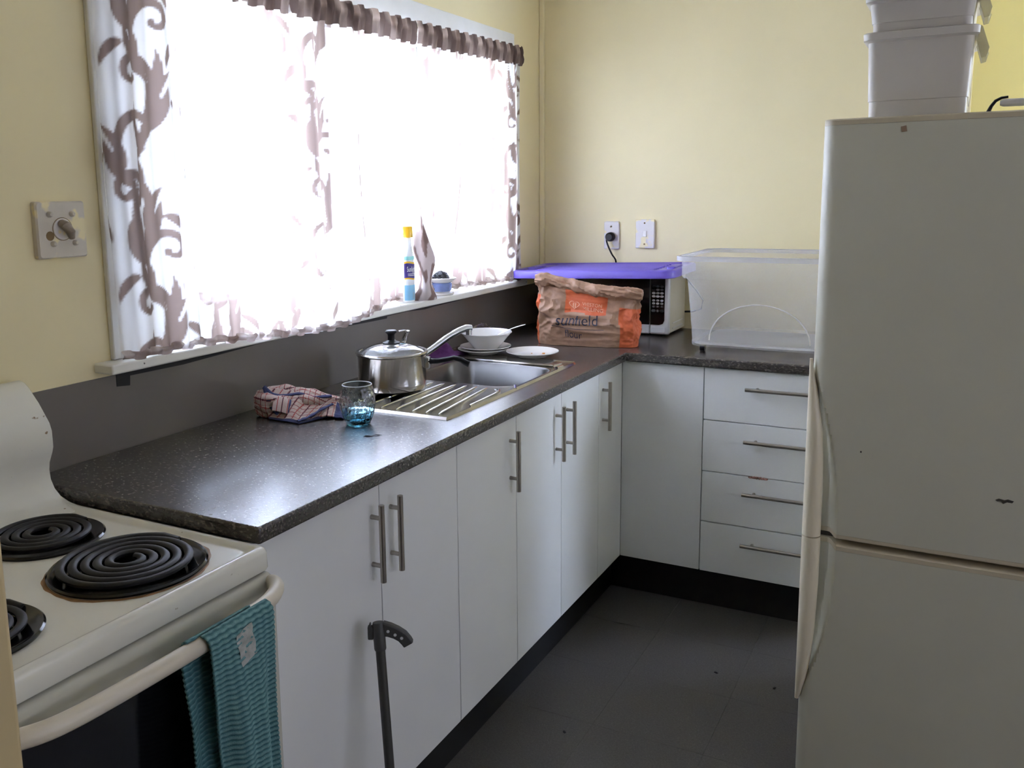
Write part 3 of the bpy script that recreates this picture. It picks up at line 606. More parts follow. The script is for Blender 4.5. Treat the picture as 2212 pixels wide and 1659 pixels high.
# ================================================================== FLOUR BAG
BL = Vector((0.028, 0.362, TOP)); BRt = Vector((0.078, -0.004, TOP)); S = (BRt - BL).normalized(); Nn = Vector((-S.y, S.x, 0)); Wd = (BRt - BL).length
fb = thing('flour_bag', 'brown paper flour bag with orange panels and rolled-down top', 'bag', tuple((BL + BRt) / 2 + Nn * .07))
def crease(p):
    a = 1 - abs(noise.noise(p)) * 2; return a
def bag_pt(s_, t_, off=0.0):
    """s_ runs once round the bag (0-.5 front left to right, .5-1 back), t_ from base to neck"""
    H = .205 - .045 * 0; depth = .135 * (1 - .60 * sm(.35, 1.0, t_)) * (.93 + .07 * math.sin(t_ * 3))
    wid = Wd * (1.0 + .035 * math.sin(t_ * 5.0) + .055 * sm(.55, 1, t_))
    a = 2 * math.pi * s_; e = 0.42
    c_, s2 = -math.cos(a), -math.sin(a)
    x_ = math.copysign(abs(c_) ** e, c_); y_ = math.copysign(abs(s2) ** (.75), s2)
    frac = (x_ + 1) / 2
    top = .218 - .047 * frac
    z = t_ * top
    q = BL + S * (Wd / 2 + x_ * wid / 2) + Nn * (.068 + y_ * depth / 2)
    n = (S * (x_ * .3) + Nn * y_).normalized() if abs(y_) > .05 else S * math.copysign(1, x_)
    w3 = Vector((frac * 5.2, t_ * 3.1, y_ * 1.3)); am = sm(.0, .55, t_) * .75 + .25
    d = .014 * am * (crease(w3) - .55) + .0075 * am * (crease(w3 * 2.3 + Vector((4, 1, 0))) - .55) + .0025 * noise.noise(w3 * 7)
    d += .010 * math.exp(-((t_ - .62) / .11) ** 2) * math.sin(frac * 9 + 1)
    q = q + n * (d + off); return Vector((q.x, q.y, TOP + .001 + max(0, z)))
NU, NV = 150, 70
mb = MB(); vs_ = []; at = []
for j in range(NV + 1):
    for i in range(NU):
        s_, t_ = i / NU, j / NV; vs_.append(tuple(bag_pt(s_, t_)))
        c_ = -math.cos(2 * math.pi * s_); x_ = math.copysign(abs(c_) ** .42, c_); fr = (x_ + 1) / 2; front = s_ < .5
        orange = (fr > .845 - .02 * t_ and t_ < .80) or (fr < .035 and t_ < .84)
        if front and .30 < fr < .71 and t_ > .60 + .02 * math.sin(fr * 20): orange = True
        at.append(1.0 if orange else 0.0)
mb.v = vs_; mb.f = [(j * NU + i, j * NU + (i + 1) % NU, (j + 1) * NU + (i + 1) % NU, (j + 1) * NU + i) for j in range(NV) for i in range(NU)] + [tuple(range(NU))[::-1]]
o = mb.build('paper_sack', M_bag, fb, smooth=35); set_attr(o, 'shade', at)
# rolled top
mb = MB(); at = []
NR, NC = 170, 32
for i in range(NR + 1):
    u = i / NR; c0 = BL + S * (-.012 + u * (Wd + .026)) + Nn * (.058 + .008 * math.sin(u * 7)); zc = TOP + .232 - .047 * u + .004 * math.sin(u * 8) + .006 * sm(.3, 0, u)
    for j in range(NC):
        a = 2 * math.pi * j / NC; w3 = Vector((u * 6 + .8 * math.sin(a), math.cos(a) * 1.3, math.sin(a) * 1.3)); rr = .0205 + .0085 * (crease(w3) - .5) + .0016 * crease(w3 * 2.1) + .0015 * noise.noise(Vector((u * 40, a * 2, 0)))
        rr *= .55 + .45 * sm(-.05, .06, u) * sm(1.05, .95, u)
        mb.v.append(tuple(c0 + Nn * (math.cos(a) * rr * 1.35) + Vector((0, 0, zc - c0.z + math.sin(a) * rr * (1.15 - .25 * u))))); at.append(0.0)
mb.f = [(i * NC + j, i * NC + (j + 1) % NC, (i + 1) * NC + (j + 1) % NC, (i + 1) * NC + j) for i in range(NR) for j in range(NC)] + [tuple(range(NC))[::-1], tuple(NR * NC + j for j in range(NC))]
o = mb.build('rolled_top', M_bag, fb, smooth=60); set_attr(o, 'shade', at)
# printing on the front
def s_of(fr):   # front fraction -> s
    x_ = fr * 2 - 1; c_ = math.copysign(abs(x_) ** (1 / .42), x_); return math.acos(max(-1, min(1, -c_))) / (2 * math.pi)
def print_on(body, fr, t_, w_, h_, mt, name, slope=0.0):
    v, f = text_mesh(body, 1.0); a = np.array(v); mn, mx_ = a.min(0), a.max(0); q = (a - (mn + mx_) / 2) / (mx_ - mn)
    vv = [tuple(bag_pt(s_of(fr + p[0] * w_), t_ + p[1] * h_ + slope * p[0], .0046)) for p in q]
    return mesh(name, vv, f, mt, fb, smooth=0)
print_on('sunfield', .43, .485, .40, .195, M_navyink, 'sunfield_lettering', .05)
print_on('flour', .40, .225, .165, .14, M_navyink, 'flour_lettering', -.03)
vv = []; 
for i in range(41):
    fr = .18 + .51 * i / 40; tt = .352 - .03 * math.sin(i / 40 * 3.0) - .01 * i / 40
    vv += [tuple(bag_pt(s_of(fr), tt, .003)), tuple(bag_pt(s_of(fr), tt + .009, .003))]
mesh('printed_rule', vv, [(2 * i, 2 * i + 2, 2 * i + 3, 2 * i + 1) for i in range(40)], M_navyink, fb, smooth=0)
print_on('WESTON', .565, .785, .19, .062, M_paleink, 'weston_lettering')
print_on('MILLING', .575, .70, .21, .068, M_paleink, 'milling_lettering')
vv = []; n = 48
for i in range(n):     # wheat-heart emblem outline
    a = 2 * math.pi * i / n; hx = 16 * math.sin(a) ** 3 / 17; hy = (13 * math.cos(a) - 5 * math.cos(2 * a) - 2 * math.cos(3 * a) - math.cos(4 * a)) / 17
    for k in (1.0, .88): vv.append(tuple(bag_pt(s_of(.385 + hx * .06 * k), .745 + hy * .085 * k, .0034)))
mesh('heart_emblem', vv, [(2 * i, 2 * ((i + 1) % n), 2 * ((i + 1) % n) + 1, 2 * i + 1) for i in range(n)], M_paleink, fb, smooth=0)
vv = []; ff = []
for k in range(5):
    for sgn in (-1, 1):
        b = len(vv); cxx, cyy = .385 + sgn * .012, .70 + k * .017
        for q in ((-.009, -.006), (.0, .010), (.009, .004), (.002, -.008)): vv.append(tuple(bag_pt(s_of(cxx + sgn * q[0]), cyy + q[1], .0034)))
        ff.append((b, b + 1, b + 2, b + 3))
mesh('wheat_emblem', vv, ff, M_paleink, fb, smooth=0)

# ================================================================== MICROWAVE
MX0, MX1, MY0, MY1, MZ0, MZ1 = 0.395, 0.630, -0.034, 0.425, TOP + .010, 1.1455
mw = thing('microwave_oven', 'white microwave oven with black door and keypad behind the flour bag', 'microwave', (.51, .2, TOP))
MB().box((MX0 + .02, MY0 + .003, MZ0), (MX1, MY1, MZ1)).build('case', M_mwside, mw, bevel=.004)
MB().box((MX0, MY0, MZ0 - .002), (MX0 + .020, .0405, MZ1)).build('control_fascia', M_mwwhite, mw, bevel=.005)
MB().box((MX0, .0425, MZ0 - .002), (MX0 + .020, MY1, MZ1)).build('door', M_mwwhite, mw, bevel=.005)
MB().box((MX0 - .0015, .0435, .945), (MX0 + .002, MY1 - .012, 1.143)).build('door_glass', M_mwglass, mw, smooth=0)
pn = [(.0385, .945), (.004, .945), (-.010, .950), (-.016, .962), (-.0175, 1.143), (.0385, 1.143)]
pan = MB().prism(pn, MX0 - .0015, MX0 + .002, 0).build('control_panel', M_mwglass, mw, smooth=0)
MB().box((MX0 - .003, -.020, .914), (MX0 + .002, .036, .938)).build('door_button', M_mwwhite, mw, bevel=.003)
for sx in (MX0 + .06, MX1 - .04):
    for sy in (MY0 + .04, MY1 - .04): MB().lathe([(0, 0), (.011, 0), (.011, .010), (0, .010)], 12, (sx, sy, TOP)).build('foot', M_blackplastic, mw)
rows = [(1.094, 0), (1.082, 0), (1.0685, 1), (1.056, 1), (1.040, 2), (1.0285, 2), (1.0165, 3), (1.000, 4)]
lab = [['1', '2', '3'], ['4', '5', '6'], ['7', '8', '9']]; dg = 0; num = 0
for z, kind in rows:
    for c_, yy in enumerate((.0265, .0105, -.0055)):
        ry, rz = {0: (.0070, .0046), 1: (.0074, .0046), 2: (.0062, .0042), 3: (.0060, .0040), 4: (.0085, .0056)}[kind]
        if kind == 4 and c_ == 1: ry = .0052
        n = 16; vv = [(MX0 - .0018, yy + ry * math.cos(2 * math.pi * i / n), z + rz * math.sin(2 * math.pi * i / n)) for i in range(n)]
        b = mesh('button', vv + [(p_[0] - .0008, p_[1], p_[2]) for p_ in vv], [tuple(range(n)), tuple(range(n, 2 * n))[::-1]] + [(i, (i + 1) % n, n + (i + 1) % n, n + i) for i in range(n)], M_btn if kind in (1, 2) else M_btndark, mw, smooth=0)
        if kind in (2, 3):
            tv, tf = text_mesh(lab[num // 3][num % 3], 1.0); a = np.array(tv); a -= (a.min(0) + a.max(0)) / 2
            mesh('digit', [(MX0 - .0029, yy - p_[0] * .0075, z + p_[1] * .0075) for p_ in a], tf, M_ink if kind == 2 else M_btn, b, smooth=0); num += 1
        elif kind == 4 and c_ == 1:
            tv, tf = text_mesh('0', 1.0); a = np.array(tv); a -= (a.min(0) + a.max(0)) / 2
            mesh('digit', [(MX0 - .0029, yy - p_[0] * .0075, z + p_[1] * .0075) for p_ in a], tf, M_btn, b, smooth=0)
for zz in (.925, .945): MB().box((MX0 + .06, MY0 + .001, zz), (MX0 + .2, MY0 + .0035, zz + .003)).build('side_groove', M_mwwhite, mw, smooth=0)

# purple tub lid on top of the microwave, its left end on the window sill
LC = Vector((.456, .255, 1.1465))
ld = thing('purple_cover', 'purple plastic storage tub lid laid across the microwave and window sill', 'lid', tuple(LC))
def lidpt(a, b, z): return (LC.x + a, LC.y + b, 1.1615 + .0167 * a - .029 * b + z - .011)
HX, HY = .18, .335
loops = []
for ins, z in ((.004, -.022), (0, -.020), (0, .004), (.004, .009), (.012, .011), (.018, .009), (.024, .003), (.03, .003)):
    loops.append([lidpt(p_[0], p_[1], z) for p_ in rrect(-HX + ins, HX - ins, -HY + ins, HY - ins, max(.01, .045 - ins), 0, 6)])
MB().loft(loops, cap1=True).build('lid_plate', M_purple, ld, smooth=50)
for i in range(8):
    a = -.115 + i * .0325; MB().loft([[lidpt(*p_[:2], z) for p_ in rrect(a - w_, a + w_, -.245 + q, .245 - q, .004, 0, 3)] for w_, q, z in ((.008, 0, .0025), (.0075, .001, .0075), (.006, .003, .009))], cap1=True).build('lid_rib', M_purple, ld, smooth=50)
for sg in (-1, 1):
    MB().loft([[lidpt(*p_[:2], z) for p_ in rrect(-.06 + q, .06 - q, (sg * .292) - .018 + q, (sg * .292) + .018 - q, .008, 0, 3)] for q, z in ((0, .0025), (.001, .012), (.004, .0135))], cap1=True).build('handle_recess', M_purple, ld, smooth=50)

# clear storage tub on casters
TX0, TX1, TY0, TY1 = .062, .558, -.800, -.143
tb = thing('storage_tub', 'large empty clear plastic storage tub standing on the corner worktop', 'tub', (.31, -.47, TOP))
def tl(ins, z, r=.05): return rrect(TX0 + ins, TX1 - ins, TY0 + ins, TY1 - ins, r, z, 7)
MB().loft([tl(.0, 1.218), tl(.0, 1.230), tl(.004, 1.234), tl(.010, 1.234), tl(.013, 1.230), tl(.014, 1.165), tl(.018, 1.157), tl(.026, 1.155), tl(.030, 1.150), tl(.040, 1.03), tl(.048, .935, .045), tl(.054, .928, .04)]).build('tub_body', M_tub, tb, smooth=45)
MB().loft([tl(-.001, 1.218), tl(-.001, 1.2335), tl(.0105, 1.2345), tl(.0135, 1.231)]).build('tub_rim', M_tubbase, tb, smooth=45)
MB().loft([tl(.055, .9275, .04), tl(.075, .926, .03)], cap1=True).build('tub_base', M_tubbase, tb, smooth=45)
MB().loft([tl(.048, .922, .045), tl(.046, .936, .045)]).build('tub_skirt', M_tub, tb, smooth=45)
arc = []
for i in range(25):
    a = math.pi * i / 24; arc.append((TX0 + .0385 + .008 * 0 - .001, -.425 + .165 * math.cos(a), .945 + .13 * math.sin(a)))
MB().tube([(TX0 + .046 - .012 * (p_[2] - .94) / .13, p_[1], p_[2]) for p_ in arc], .0022, 6).build('moulded_arch', thin('milky_arch', (.95, .95, .95), .25, (.86, .84, .80), .3, .2), tb)
for cx_, cy_ in ((.135, -.232), (.48, -.232), (.135, -.71), (.48, -.71)):
    ca = MB().tube([(cx_, cy_ - .008, TOP + .0115), (cx_, cy_ + .008, TOP + .0115)], .0113, 16).build('caster', M_blackplastic, tb)
    MB().box((cx_ - .008, cy_ - .012, TOP + .014), (cx_ + .008, cy_ + .012, .9255)).build('caster_fork', M_flap, ca, bevel=.003)

# ================================================================== WALL FITTINGS
o_ = thing('stove_isolator_switch', 'square ivory rotary stove switch with four bolts left of the window', 'switch', (-1.76, WY, 1.393))
MB().loft([[(p_[0], WY - d, p_[1]) for p_ in rrect(-1.818 + i, -1.702 - i, 1.336 + i, 1.451 - i, .006, 0, 3)] for i, d in ((0, 0), (0, .012), (.003, .016))][::-1], cap0=True).build('plate', M_switch, o_, smooth=30)
for bx_, bz_ in ((-1.789, 1.425), (-1.736, 1.425), (-1.785, 1.366), (-1.733, 1.366)):
    MB().tube([(bx_, WY - .016, bz_), (bx_, WY - .021, bz_), (bx_, WY - .024, bz_)], [.0062, .0058, .003], 14).build('bolt', M_switch, o_)
MB().tube([(-1.760, WY - .016, 1.395), (-1.760, WY - .0185, 1.395)], [.0225, .0215], 32).build('dial', M_switchw, o_)
MB().tube([(-1.760, WY - .016, 1.395), (-1.760, WY - .0165, 1.395)], [.0236, .0236], 32).build('dial_ring', M_grime, o_)
kb = MB(); kb.tube([(-1.763, WY - .019, 1.407), (-1.762, WY - .030, 1.402), (-1.756, WY - .036, 1.388), (-1.751, WY - .031, 1.376)], [.010, .0125, .011, .006], 12, flat=.8); kb.build('knob', M_knob, o_)
MB().tube([(-1.790, WY - .016, 1.382), (-1.790, WY - .0164, 1.382)], [.0095, .0095], 14).build('grime_spot', M_grime, o_)
ou = thing('power_outlet', 'white wall power point with a black plug above the microwave', 'power outlet', (WX, .29, 1.276))
MB().loft([[(WX - d, p_[0], p_[1]) for p_ in rrect(.257 + i, .323 - i, 1.218 + i, 1.334 - i, .006, 0, 3)] for i, d in ((0, 0), (0, .007), (.003, .010))], cap1=True).build('plate', M_switchw, ou, smooth=30)
MB().tube([(WX - .010, .291, 1.313), (WX - .015, .291, 1.311)], [.0045, .004], 4).build('switch_rocker', M_grime, ou)
pg = thing('plug_and_cord', 'black round plug and cord in the power point going down behind the lid', 'plug', (WX - .01, .289, 1.268))
MB().tube([(WX - .0105, .289, 1.270), (WX - .02, .289, 1.270), (WX - .038, .289, 1.270), (WX - .044, .289, 1.270)], [.017, .0195, .0185, .013], 24).build('plug', M_blackplastic, pg)
cp = [(WX - .032, .292, 1.266), (WX - .034, .304, 1.262), (WX - .035, .300, 1.245), (WX - .033, .290, 1.220), (WX - .030, .278, 1.195), (WX - .016, .268, 1.176), (WX - .009, .268, 1.155), (WX - .009, .27, 1.10), (WX - .009, .26, 1.0), (WX - .009, .2, .92)]
cr_ = []
for i in range(len(cp) - 1):
    for q in range(5): cr_.append(Vector(cp[i]).lerp(Vector(cp[i + 1]), q / 5))
for _ in range(3): cr_ = [cr_[0]] + [(cr_[i - 1] + cr_[i] * 2 + cr_[i + 1]) / 4 for i in range(1, len(cr_) - 1)] + [cr_[-1]]
MB().tube(cr_, .0036, 8).build('cord', M_blackplastic, pg)
lo = Vector((WX - .012, -.055, 1.07)); MB().tube([(WX - .015, -.03, 1.11), (WX - .012, -.05, 1.085), (WX - .01, -.075, 1.055), (WX - .01, -.10, 1.02), (WX - .012, -.095, .985), (WX - .015, -.06, .972), (WX - .018, -.02, .970)], .0036, 8).build('cord_loop', M_blackplastic, pg)
sw = thing('wall_switch', 'white single wall switch with two screw holes right of the power point', 'switch', (WX, .144, 1.283))
MB().loft([[(WX - d, p_[0], p_[1]) for p_ in rrect(.105 + i, .184 - i, 1.224 + i, 1.342 - i, .004, 0, 3)] for i, d in ((0, 0), (0, .012), (.002, .014))], cap1=True).build('plate', M_switchw, sw, smooth=30)
MB().box((WX - .019, .136, 1.271), (WX - .0135, .153, 1.296)).build('rocker', M_rocker, sw, bevel=.002)
for zz in (1.327, 1.241): MB().tube([(WX - .0138, .146, zz), (WX - .0146, .146, zz)], .0038, 12).build('screw_hole', M_grime, sw)

# ================================================================== THINGS ON THE SILL
SC = (-0.475, .588, 1.1042)
b_ = thing('detergent_bottle', 'dish detergent bottle with yellow cap and purple label on the sill', 'bottle', SC)
def ell(rx, ry, z, n=32): return [(SC[0] + 1.22 * rx * math.cos(2 * math.pi * i / n), SC[1] + 1.15 * ry * math.sin(2 * math.pi * i / n), SC[2] + z) for i in range(n)]
MB().loft([ell(.017, .012, 0), ell(.020, .0145, .004), ell(.0205, .015, .06), ell(.020, .0145, .13), ell(.0185, .013, .155), ell(.013, .011, .18), ell(.010, .010, .19), ell(.0095, .0095, .212)], cap0=True, cap1=True).build('bottle_body', M_body, b_, smooth=50)
MB().loft([ell(.0155, .0145, .213), ell(.0158, .0148, .216), ell(.0150, .014, .246), ell(.013, .012, .249)], cap0=True, cap1=True).build('cap', M_cap, b_, smooth=50)
def lblp(th, z, off=.0006):
    return (SC[0] + (.0250 + off) * math.cos(th), SC[1] + (.01725 + off) * math.sin(th), SC[2] + z)
def wrap(name, z0, z1, mt, wav=0, off=.0006):
    th0, th1 = R_(180), R_(330); n = 24; vv = []
    for i in range(n + 1):
        th = th0 + (th1 - th0) * i / n; vv += [lblp(th, z0 + wav * math.sin(i / n * 6.3), off), lblp(th, z1 + wav * math.sin(i / n * 6.3), off)]
    return mesh(name, vv, [(2 * i, 2 * i + 2, 2 * i + 3, 2 * i + 1) for i in range(n)], mt, b_, smooth=60)
wrap('yellow_label_band', .076, .134, M_cap, .002, .0005); wrap('purple_label', .081, .128, M_lblnavy, .002, .0010); wrap('blue_label', .008, .058, M_lblblue, 0, .0006); wrap('neck_label', .14, .152, mat('aqua_label', (.35, .8, .78), .4), 0, .0003)
tv, tf = text_mesh('Sunlight', 1.0); a = np.array(tv); mn, mx_ = a.min(0), a.max(0); a = (a - (mn + mx_) / 2) / (mx_ - mn)
mesh('brand_lettering', [lblp(R_(255) + p_[0] * 1.55, .108 + p_[1] * .022, .0016) for p_ in a], tf, M_whiteink, b_, smooth=0)
for zz in (.094, .089):
    mesh('small_print', [lblp(R_(255) + q * 1.3, zz + h, .0016) for q in np.linspace(-.5, .5, 12) for h in (0, .0016)], [(2 * i, 2 * i + 2, 2 * i + 3, 2 * i + 1) for i in range(11)], M_whiteink, b_, smooth=0)
for k_ in range(9):
    q = R_(262) + k_ * .05; mesh('barcode_line', [lblp(q, .012, .0012), lblp(q + .022, .012, .0012), lblp(q + .022, .034, .0012), lblp(q, .034, .0012)], [(0, 1, 2, 3)], M_whiteink if k_ % 2 else M_navyink, b_, smooth=0)
VC = (-0.232, .605, 1.1042)
vp = thing('scourer_pot', 'small blue and white ceramic pot holding a steel wool pad on the sill', 'pot', VC)
MB().lathe([(0, 0), (.040, 0), (.043, .003), (.043, .008), (.030, .010), (.030, .012)], 40, VC).build('saucer', M_ceramic, vp)
MB().lathe([(.028, .010), (.034, .016), (.0365, .03), (.036, .040), (.032, .043)], 40, VC).build('pot_body', M_blueglaze, vp)
MB().lathe([(.032, .043), (.037, .046), (.050, .055), (.053, .059), (.050, .060), (.035, .049), (0, .044)], 40, VC).build('pot_rim', M_ceramic, vp)
w_ = MB(); rnd = random.Random(3); q = []
for i in range(420):
    a = rnd.random() * 6.28; e = math.acos(1 - rnd.random()); rr = .030 * rnd.uniform(.75, 1.05)
    q.append(Vector((VC[0] - .006 + rr * math.cos(a) * math.sin(e) * 1.15, VC[1] + rr * math.sin(a) * math.sin(e), VC[2] + .055 + rr * math.cos(e) * .95)))
for i in range(0, 419): 
    if (q[i] - q[i + 1]).length < .06: w_.tube([q[i], (q[i] + q[i + 1]) / 2 + Vector((0, 0, .003)), q[i + 1]], .0008, 4, cap=False)
o = w_.build('wool_strands', M_wool, smooth=0)
tag(o, 'dark grey steel wool pad sitting in the blue pot', 'steel wool')

# ================================================================== CURTAINS
def vine_strokes():
    st = []; W, H = .235, .50
    def spiral(x0, z0, ang, size, turn, sg, w0):
        pts = []; x, z = x0, z0; a = ang; n = 34
        for i in range(n):
            t = i / n; r = w0 * (1 - .55 * t) * (.55 + .9 * math.sin(min(1, t * 2.2) * math.pi * .5)); pts.append((x, z, r))
            step = size / n * (1.2 - .6 * t); a += sg * turn / n * (.35 + 1.9 * t * t); x += step * math.cos(a); z += step * math.sin(a)
        pts.append((x, z, w0 * 1.25)); return pts
    def leaf(x0, z0, ang, size, w0, bend):
        pts = []; x, z = x0, z0; a = ang; n = 22
        for i in range(n + 1):
            t = i / n; pts.append((x, z, max(.0008, w0 * math.sin(math.pi * (t ** .7)) ** .9))); a += bend / n; x += size / n * math.cos(a); z += size / n * math.sin(a)
        return pts
    for ci in range(-1, 8):
        for cj in range(-1, 4):
            x0 = ci * W; z0 = cj * H + (ci % 2) * H * .5
            st.append([(x0 + .035 * math.sin(t / 30 * 6.283), z0 + H * t / 30, .0075 + .004 * math.sin(t / 30 * 12)) for t in range(31)])
            for k_, (dz, sg) in enumerate(((.04, 1), (.16, -1), (.29, 1), (.42, -1))):
                xx = x0 + .035 * math.sin((dz / H) * 6.283)
                st.append(spiral(xx, z0 + dz, R_(90 - sg * 42), .34, R_(390), sg, .0105))
                st.append(leaf(xx, z0 + dz + .012, R_(90 - sg * 62), .125, .0165, R_(sg * 55)))
                st.append(leaf(xx, z0 + dz - .03, R_(90 + sg * 50), .115, .0150, R_(-sg * 70)))
                st.append(leaf(xx + sg * .07, z0 + dz + .075, R_(90 - sg * 95), .085, .0120, R_(-sg * 80)))
                st.append(leaf(xx + sg * .02, z0 + dz + .05, R_(90 - sg * 10), .11, .0130, R_(-sg * 40)))
    return st
STROKES = vine_strokes()
def print_field(Sg, Zg, off):
    P = np.zeros(Sg.shape, dtype=np.float32); s0 = Sg[:, 0]; z0 = Zg[0, :]
    for st in STROKES:
        for (x, z, r), (x2, z2, r2) in zip(st, st[1:]):
            for q in (0, .5):
                xx = x + (x2 - x) * q + off; zz = z + (z2 - z) * q + 1.05; rr = r + (r2 - r) * q
                i0, i1 = np.searchsorted(s0, (xx - rr - .004, xx + rr + .004)); j0, j1 = np.searchsorted(z0, (zz - rr - .004, zz + rr + .004))
                if i0 >= i1 or j0 >= j1: continue
                d = np.hypot(Sg[i0:i1, j0:j1] - xx, Zg[i0:i1, j0:j1] - zz)
                P[i0:i1, j0:j1] = np.maximum(P[i0:i1, j0:j1], np.clip((rr - d) / .003 + .5, 0, 1))
    return P
hem_x = [-1.70, -1.59, -1.45, -1.305, -1.13, -.97, -.87, -.74, -.61, -.55, -.487, -.37, -.33, -.208, .06, .305, .40]
hem_z = [1.112, 1.108, 1.112, 1.102, 1.090, 1.081, 1.084, 1.104, 1.120, 1.117, 1.110, 1.108, 1.125, 1.118, 1.112, 1.110, 1.110]
def curtain(name, label, x0, x1, off, yb, seed):
    c = thing(name, label, 'curtain', ((x0 + x1) / 2, .575, 1.10), 'voile curtains at the kitchen window')
    dx = .0042; nx = int((x1 - x0) / dx); nz = 216; X = np.linspace(x0, x1, nx + 1); Tt = np.linspace(0, 1, nz + 1)
    hz_ = np.interp(X, hem_x, hem_z) + .0025 * np.sin(X * 90)
    topz = np.interp(X, [-1.7, -.85, -.5, .27, .4], [1.985, 1.993, 1.995, 2.016, 2.02])
    Xg, Tg = np.meshgrid(X, Tt, indexing='ij'); Zg = hz_[:, None] + (topz - hz_)[:, None] * Tg
    fold = .0085 * np.sin(X * 61 + 1.5 * np.sin(X * 7 + seed)) + .006 * np.sin(X * 27 + seed * 2) + .004 * np.sin(X * 140 + seed)
    yy = yb(X)[:, None] * (1 - sm_np(.0, .5, Tg)) + .578 * sm_np(.0, .5, Tg)
    Yg = yy + fold[:, None] * (.45 + .75 * np.sin(np.pi * np.clip(Tg * .9 + .1, 0, 1))) + .003 * np.sin(X * 300)[:, None] * (np.exp(-Tg * 30) + np.exp(-(1 - Tg) * 14))
    V = np.stack([Xg + .004 * np.sin(Zg * 9 + seed)[:, :] * 0, Yg, Zg], -1).reshape(-1, 3)
    w2 = nz + 1; I, J = np.meshgrid(np.arange(nx), np.arange(nz), indexing='ij'); a = (I * w2 + J).ravel()
    F = np.stack([a, a + w2, a + w2 + 1, a + 1], -1)
    # cloth coordinate along the folds
    ds = np.hypot(np.diff(X), np.diff(fold)); Sc = np.concatenate([[0], np.cumsum(ds)])
    Sg = np.repeat(Sc[:, None], nz + 1, 1)
    o = mesh('voile_panel', V, F, M_voile, c, smooth=80); set_attr(o, 'print', print_field(Sg, Zg, off).ravel())
    # gathered heading (rod pocket) and gathered hem; paler streaks paint light between gathers
    def band(nm, zlo, zhi, yo, amp, fr):
        nb = int((x1 - x0) / .0035); Xb = np.linspace(x0, x1, nb + 1); v = []; at = []
        tz = np.interp(Xb, [-1.7, -.85, -.5, .27, .4], [1.985, 1.993, 1.995, 2.016, 2.02]) if nm == 'heading' else np.interp(Xb, hem_x, hem_z)
        yl = np.full(nb + 1, .578) if nm == 'heading' else yb(Xb)
        rr = np.random.RandomState(int(seed * 10) + 1).rand(nb + 1); rr = np.convolve(rr, np.ones(3) / 3, 'same')
        ph = np.cumsum(fr * (.6 + .9 * rr)) * .0035 * 60
        for i, x in enumerate(Xb):
            for j in range(7):
                t = j / 6; z = tz[i] + zlo + (zhi - zlo) * t + (.0035 * math.sin(ph[i] * .5) if j in (0, 6) else 0)
                v.append((x + .002 * math.sin(ph[i] * 1.3 + t * 3), yl[i] + yo + amp * math.sin(ph[i] + .8 * math.sin(t * 6)) - .006 * math.sin(t * math.pi), z))
                at.append(max(0, min(1, .5 + .9 * math.sin(ph[i] * .37 + 1.7 * t) - .35 * (.5 if nm == 'heading' else 0))) * (.9 if t > .62 else .3))
        fs = [(i * 7 + j, (i + 1) * 7 + j, (i + 1) * 7 + j + 1, i * 7 + j + 1) for i in range(nb) for j in range(6)]
        o = mesh(nm, v, fs, M_header if nm == 'heading' else M_hem, c, smooth=70); set_attr(o, 'print', at)
    band('heading', -.066, .006, -.009, .0055, 3.2); band('hem', -.002, .016, -.005, .004, 3.0)
    return c
def sm_np(a, b, t): q = np.clip((t - a) / (b - a), 0, 1); return q * q * (3 - 2 * q)
ybl = lambda X: np.interp(X, [-1.70, -1.55, -1.42, -1.30, -.80, -.70, -.60, -.50, -.40], [.568, .566, .556, .548, .548, .556, .60, .615, .585])
ybr = lambda X: np.interp(X, [-.48, -.42, -.36, -.30, .0, .28, .40], [.580, .578, .600, .628, .62, .585, .575])
cl = curtain('voile_curtain', 'long left voile curtain with brown scroll print hanging over the sill', -1.668, -.418, .12, ybl, .4)
crn = curtain('voile_curtain', 'short right voile curtain with brown scroll print by the room corner', -.414, .375, .33, ybr, 1.9)
MB().tube([(-1.67, .575, 1.972), (-.85, .575, 1.980), (.27, .575, 2.002), (.385, .575, 2.005)], .0025, 8).build('curtain_wire', M_chrome, cl)
# loose gathered tail of the left curtain standing on the sill
def tail(u, v):
    a = u * 2 * math.pi; r = .0135 + .013 * math.exp(-((v - .02) / .10) ** 2) + .012 * math.exp(-((v - .45) / .16) ** 2) + .003 * math.sin(3 * a + v * 9) + .006 * noise.noise(Vector((math.cos(a), math.sin(a), v * 4)))
    r *= 1.4 * (1 - .75 * sm(.55, 1, v))
    return (-.392 + r * math.cos(a) * 1.35 + .010 * math.sin(v * 6 + .5), .572 + r * math.sin(a) * .8 + .02 * v, 1.105 + v * .34)
mb = MB().grid(tail, 64, 110); o = mb.build('gathered_tail', M_tail, cl)
pv = [max(0.0, min(1.0, (noise.noise(Vector((math.cos(u_ * 6.283 / 64) * 1.5 + 3, math.sin(u_ * 6.283 / 64) * 1.5, v_ / 110 * 5.5 + 2.2))) - .02) * 14)) for u_ in range(65) for v_ in range(111)]; set_attr(o, 'print', pv)

# ================================================================== STOVE
GX0, GX1 = -2.435, -1.8955
st = thing('electric_stove', 'cream electric stove with coil burners at the end of the worktop', 'stove', (-2.165, .28, 0))
MB().box((GX0 + .004, -0.010, .03), (GX1 - .002, .60, .836)).build('stove_body', M_enamel2, st, bevel=.004)
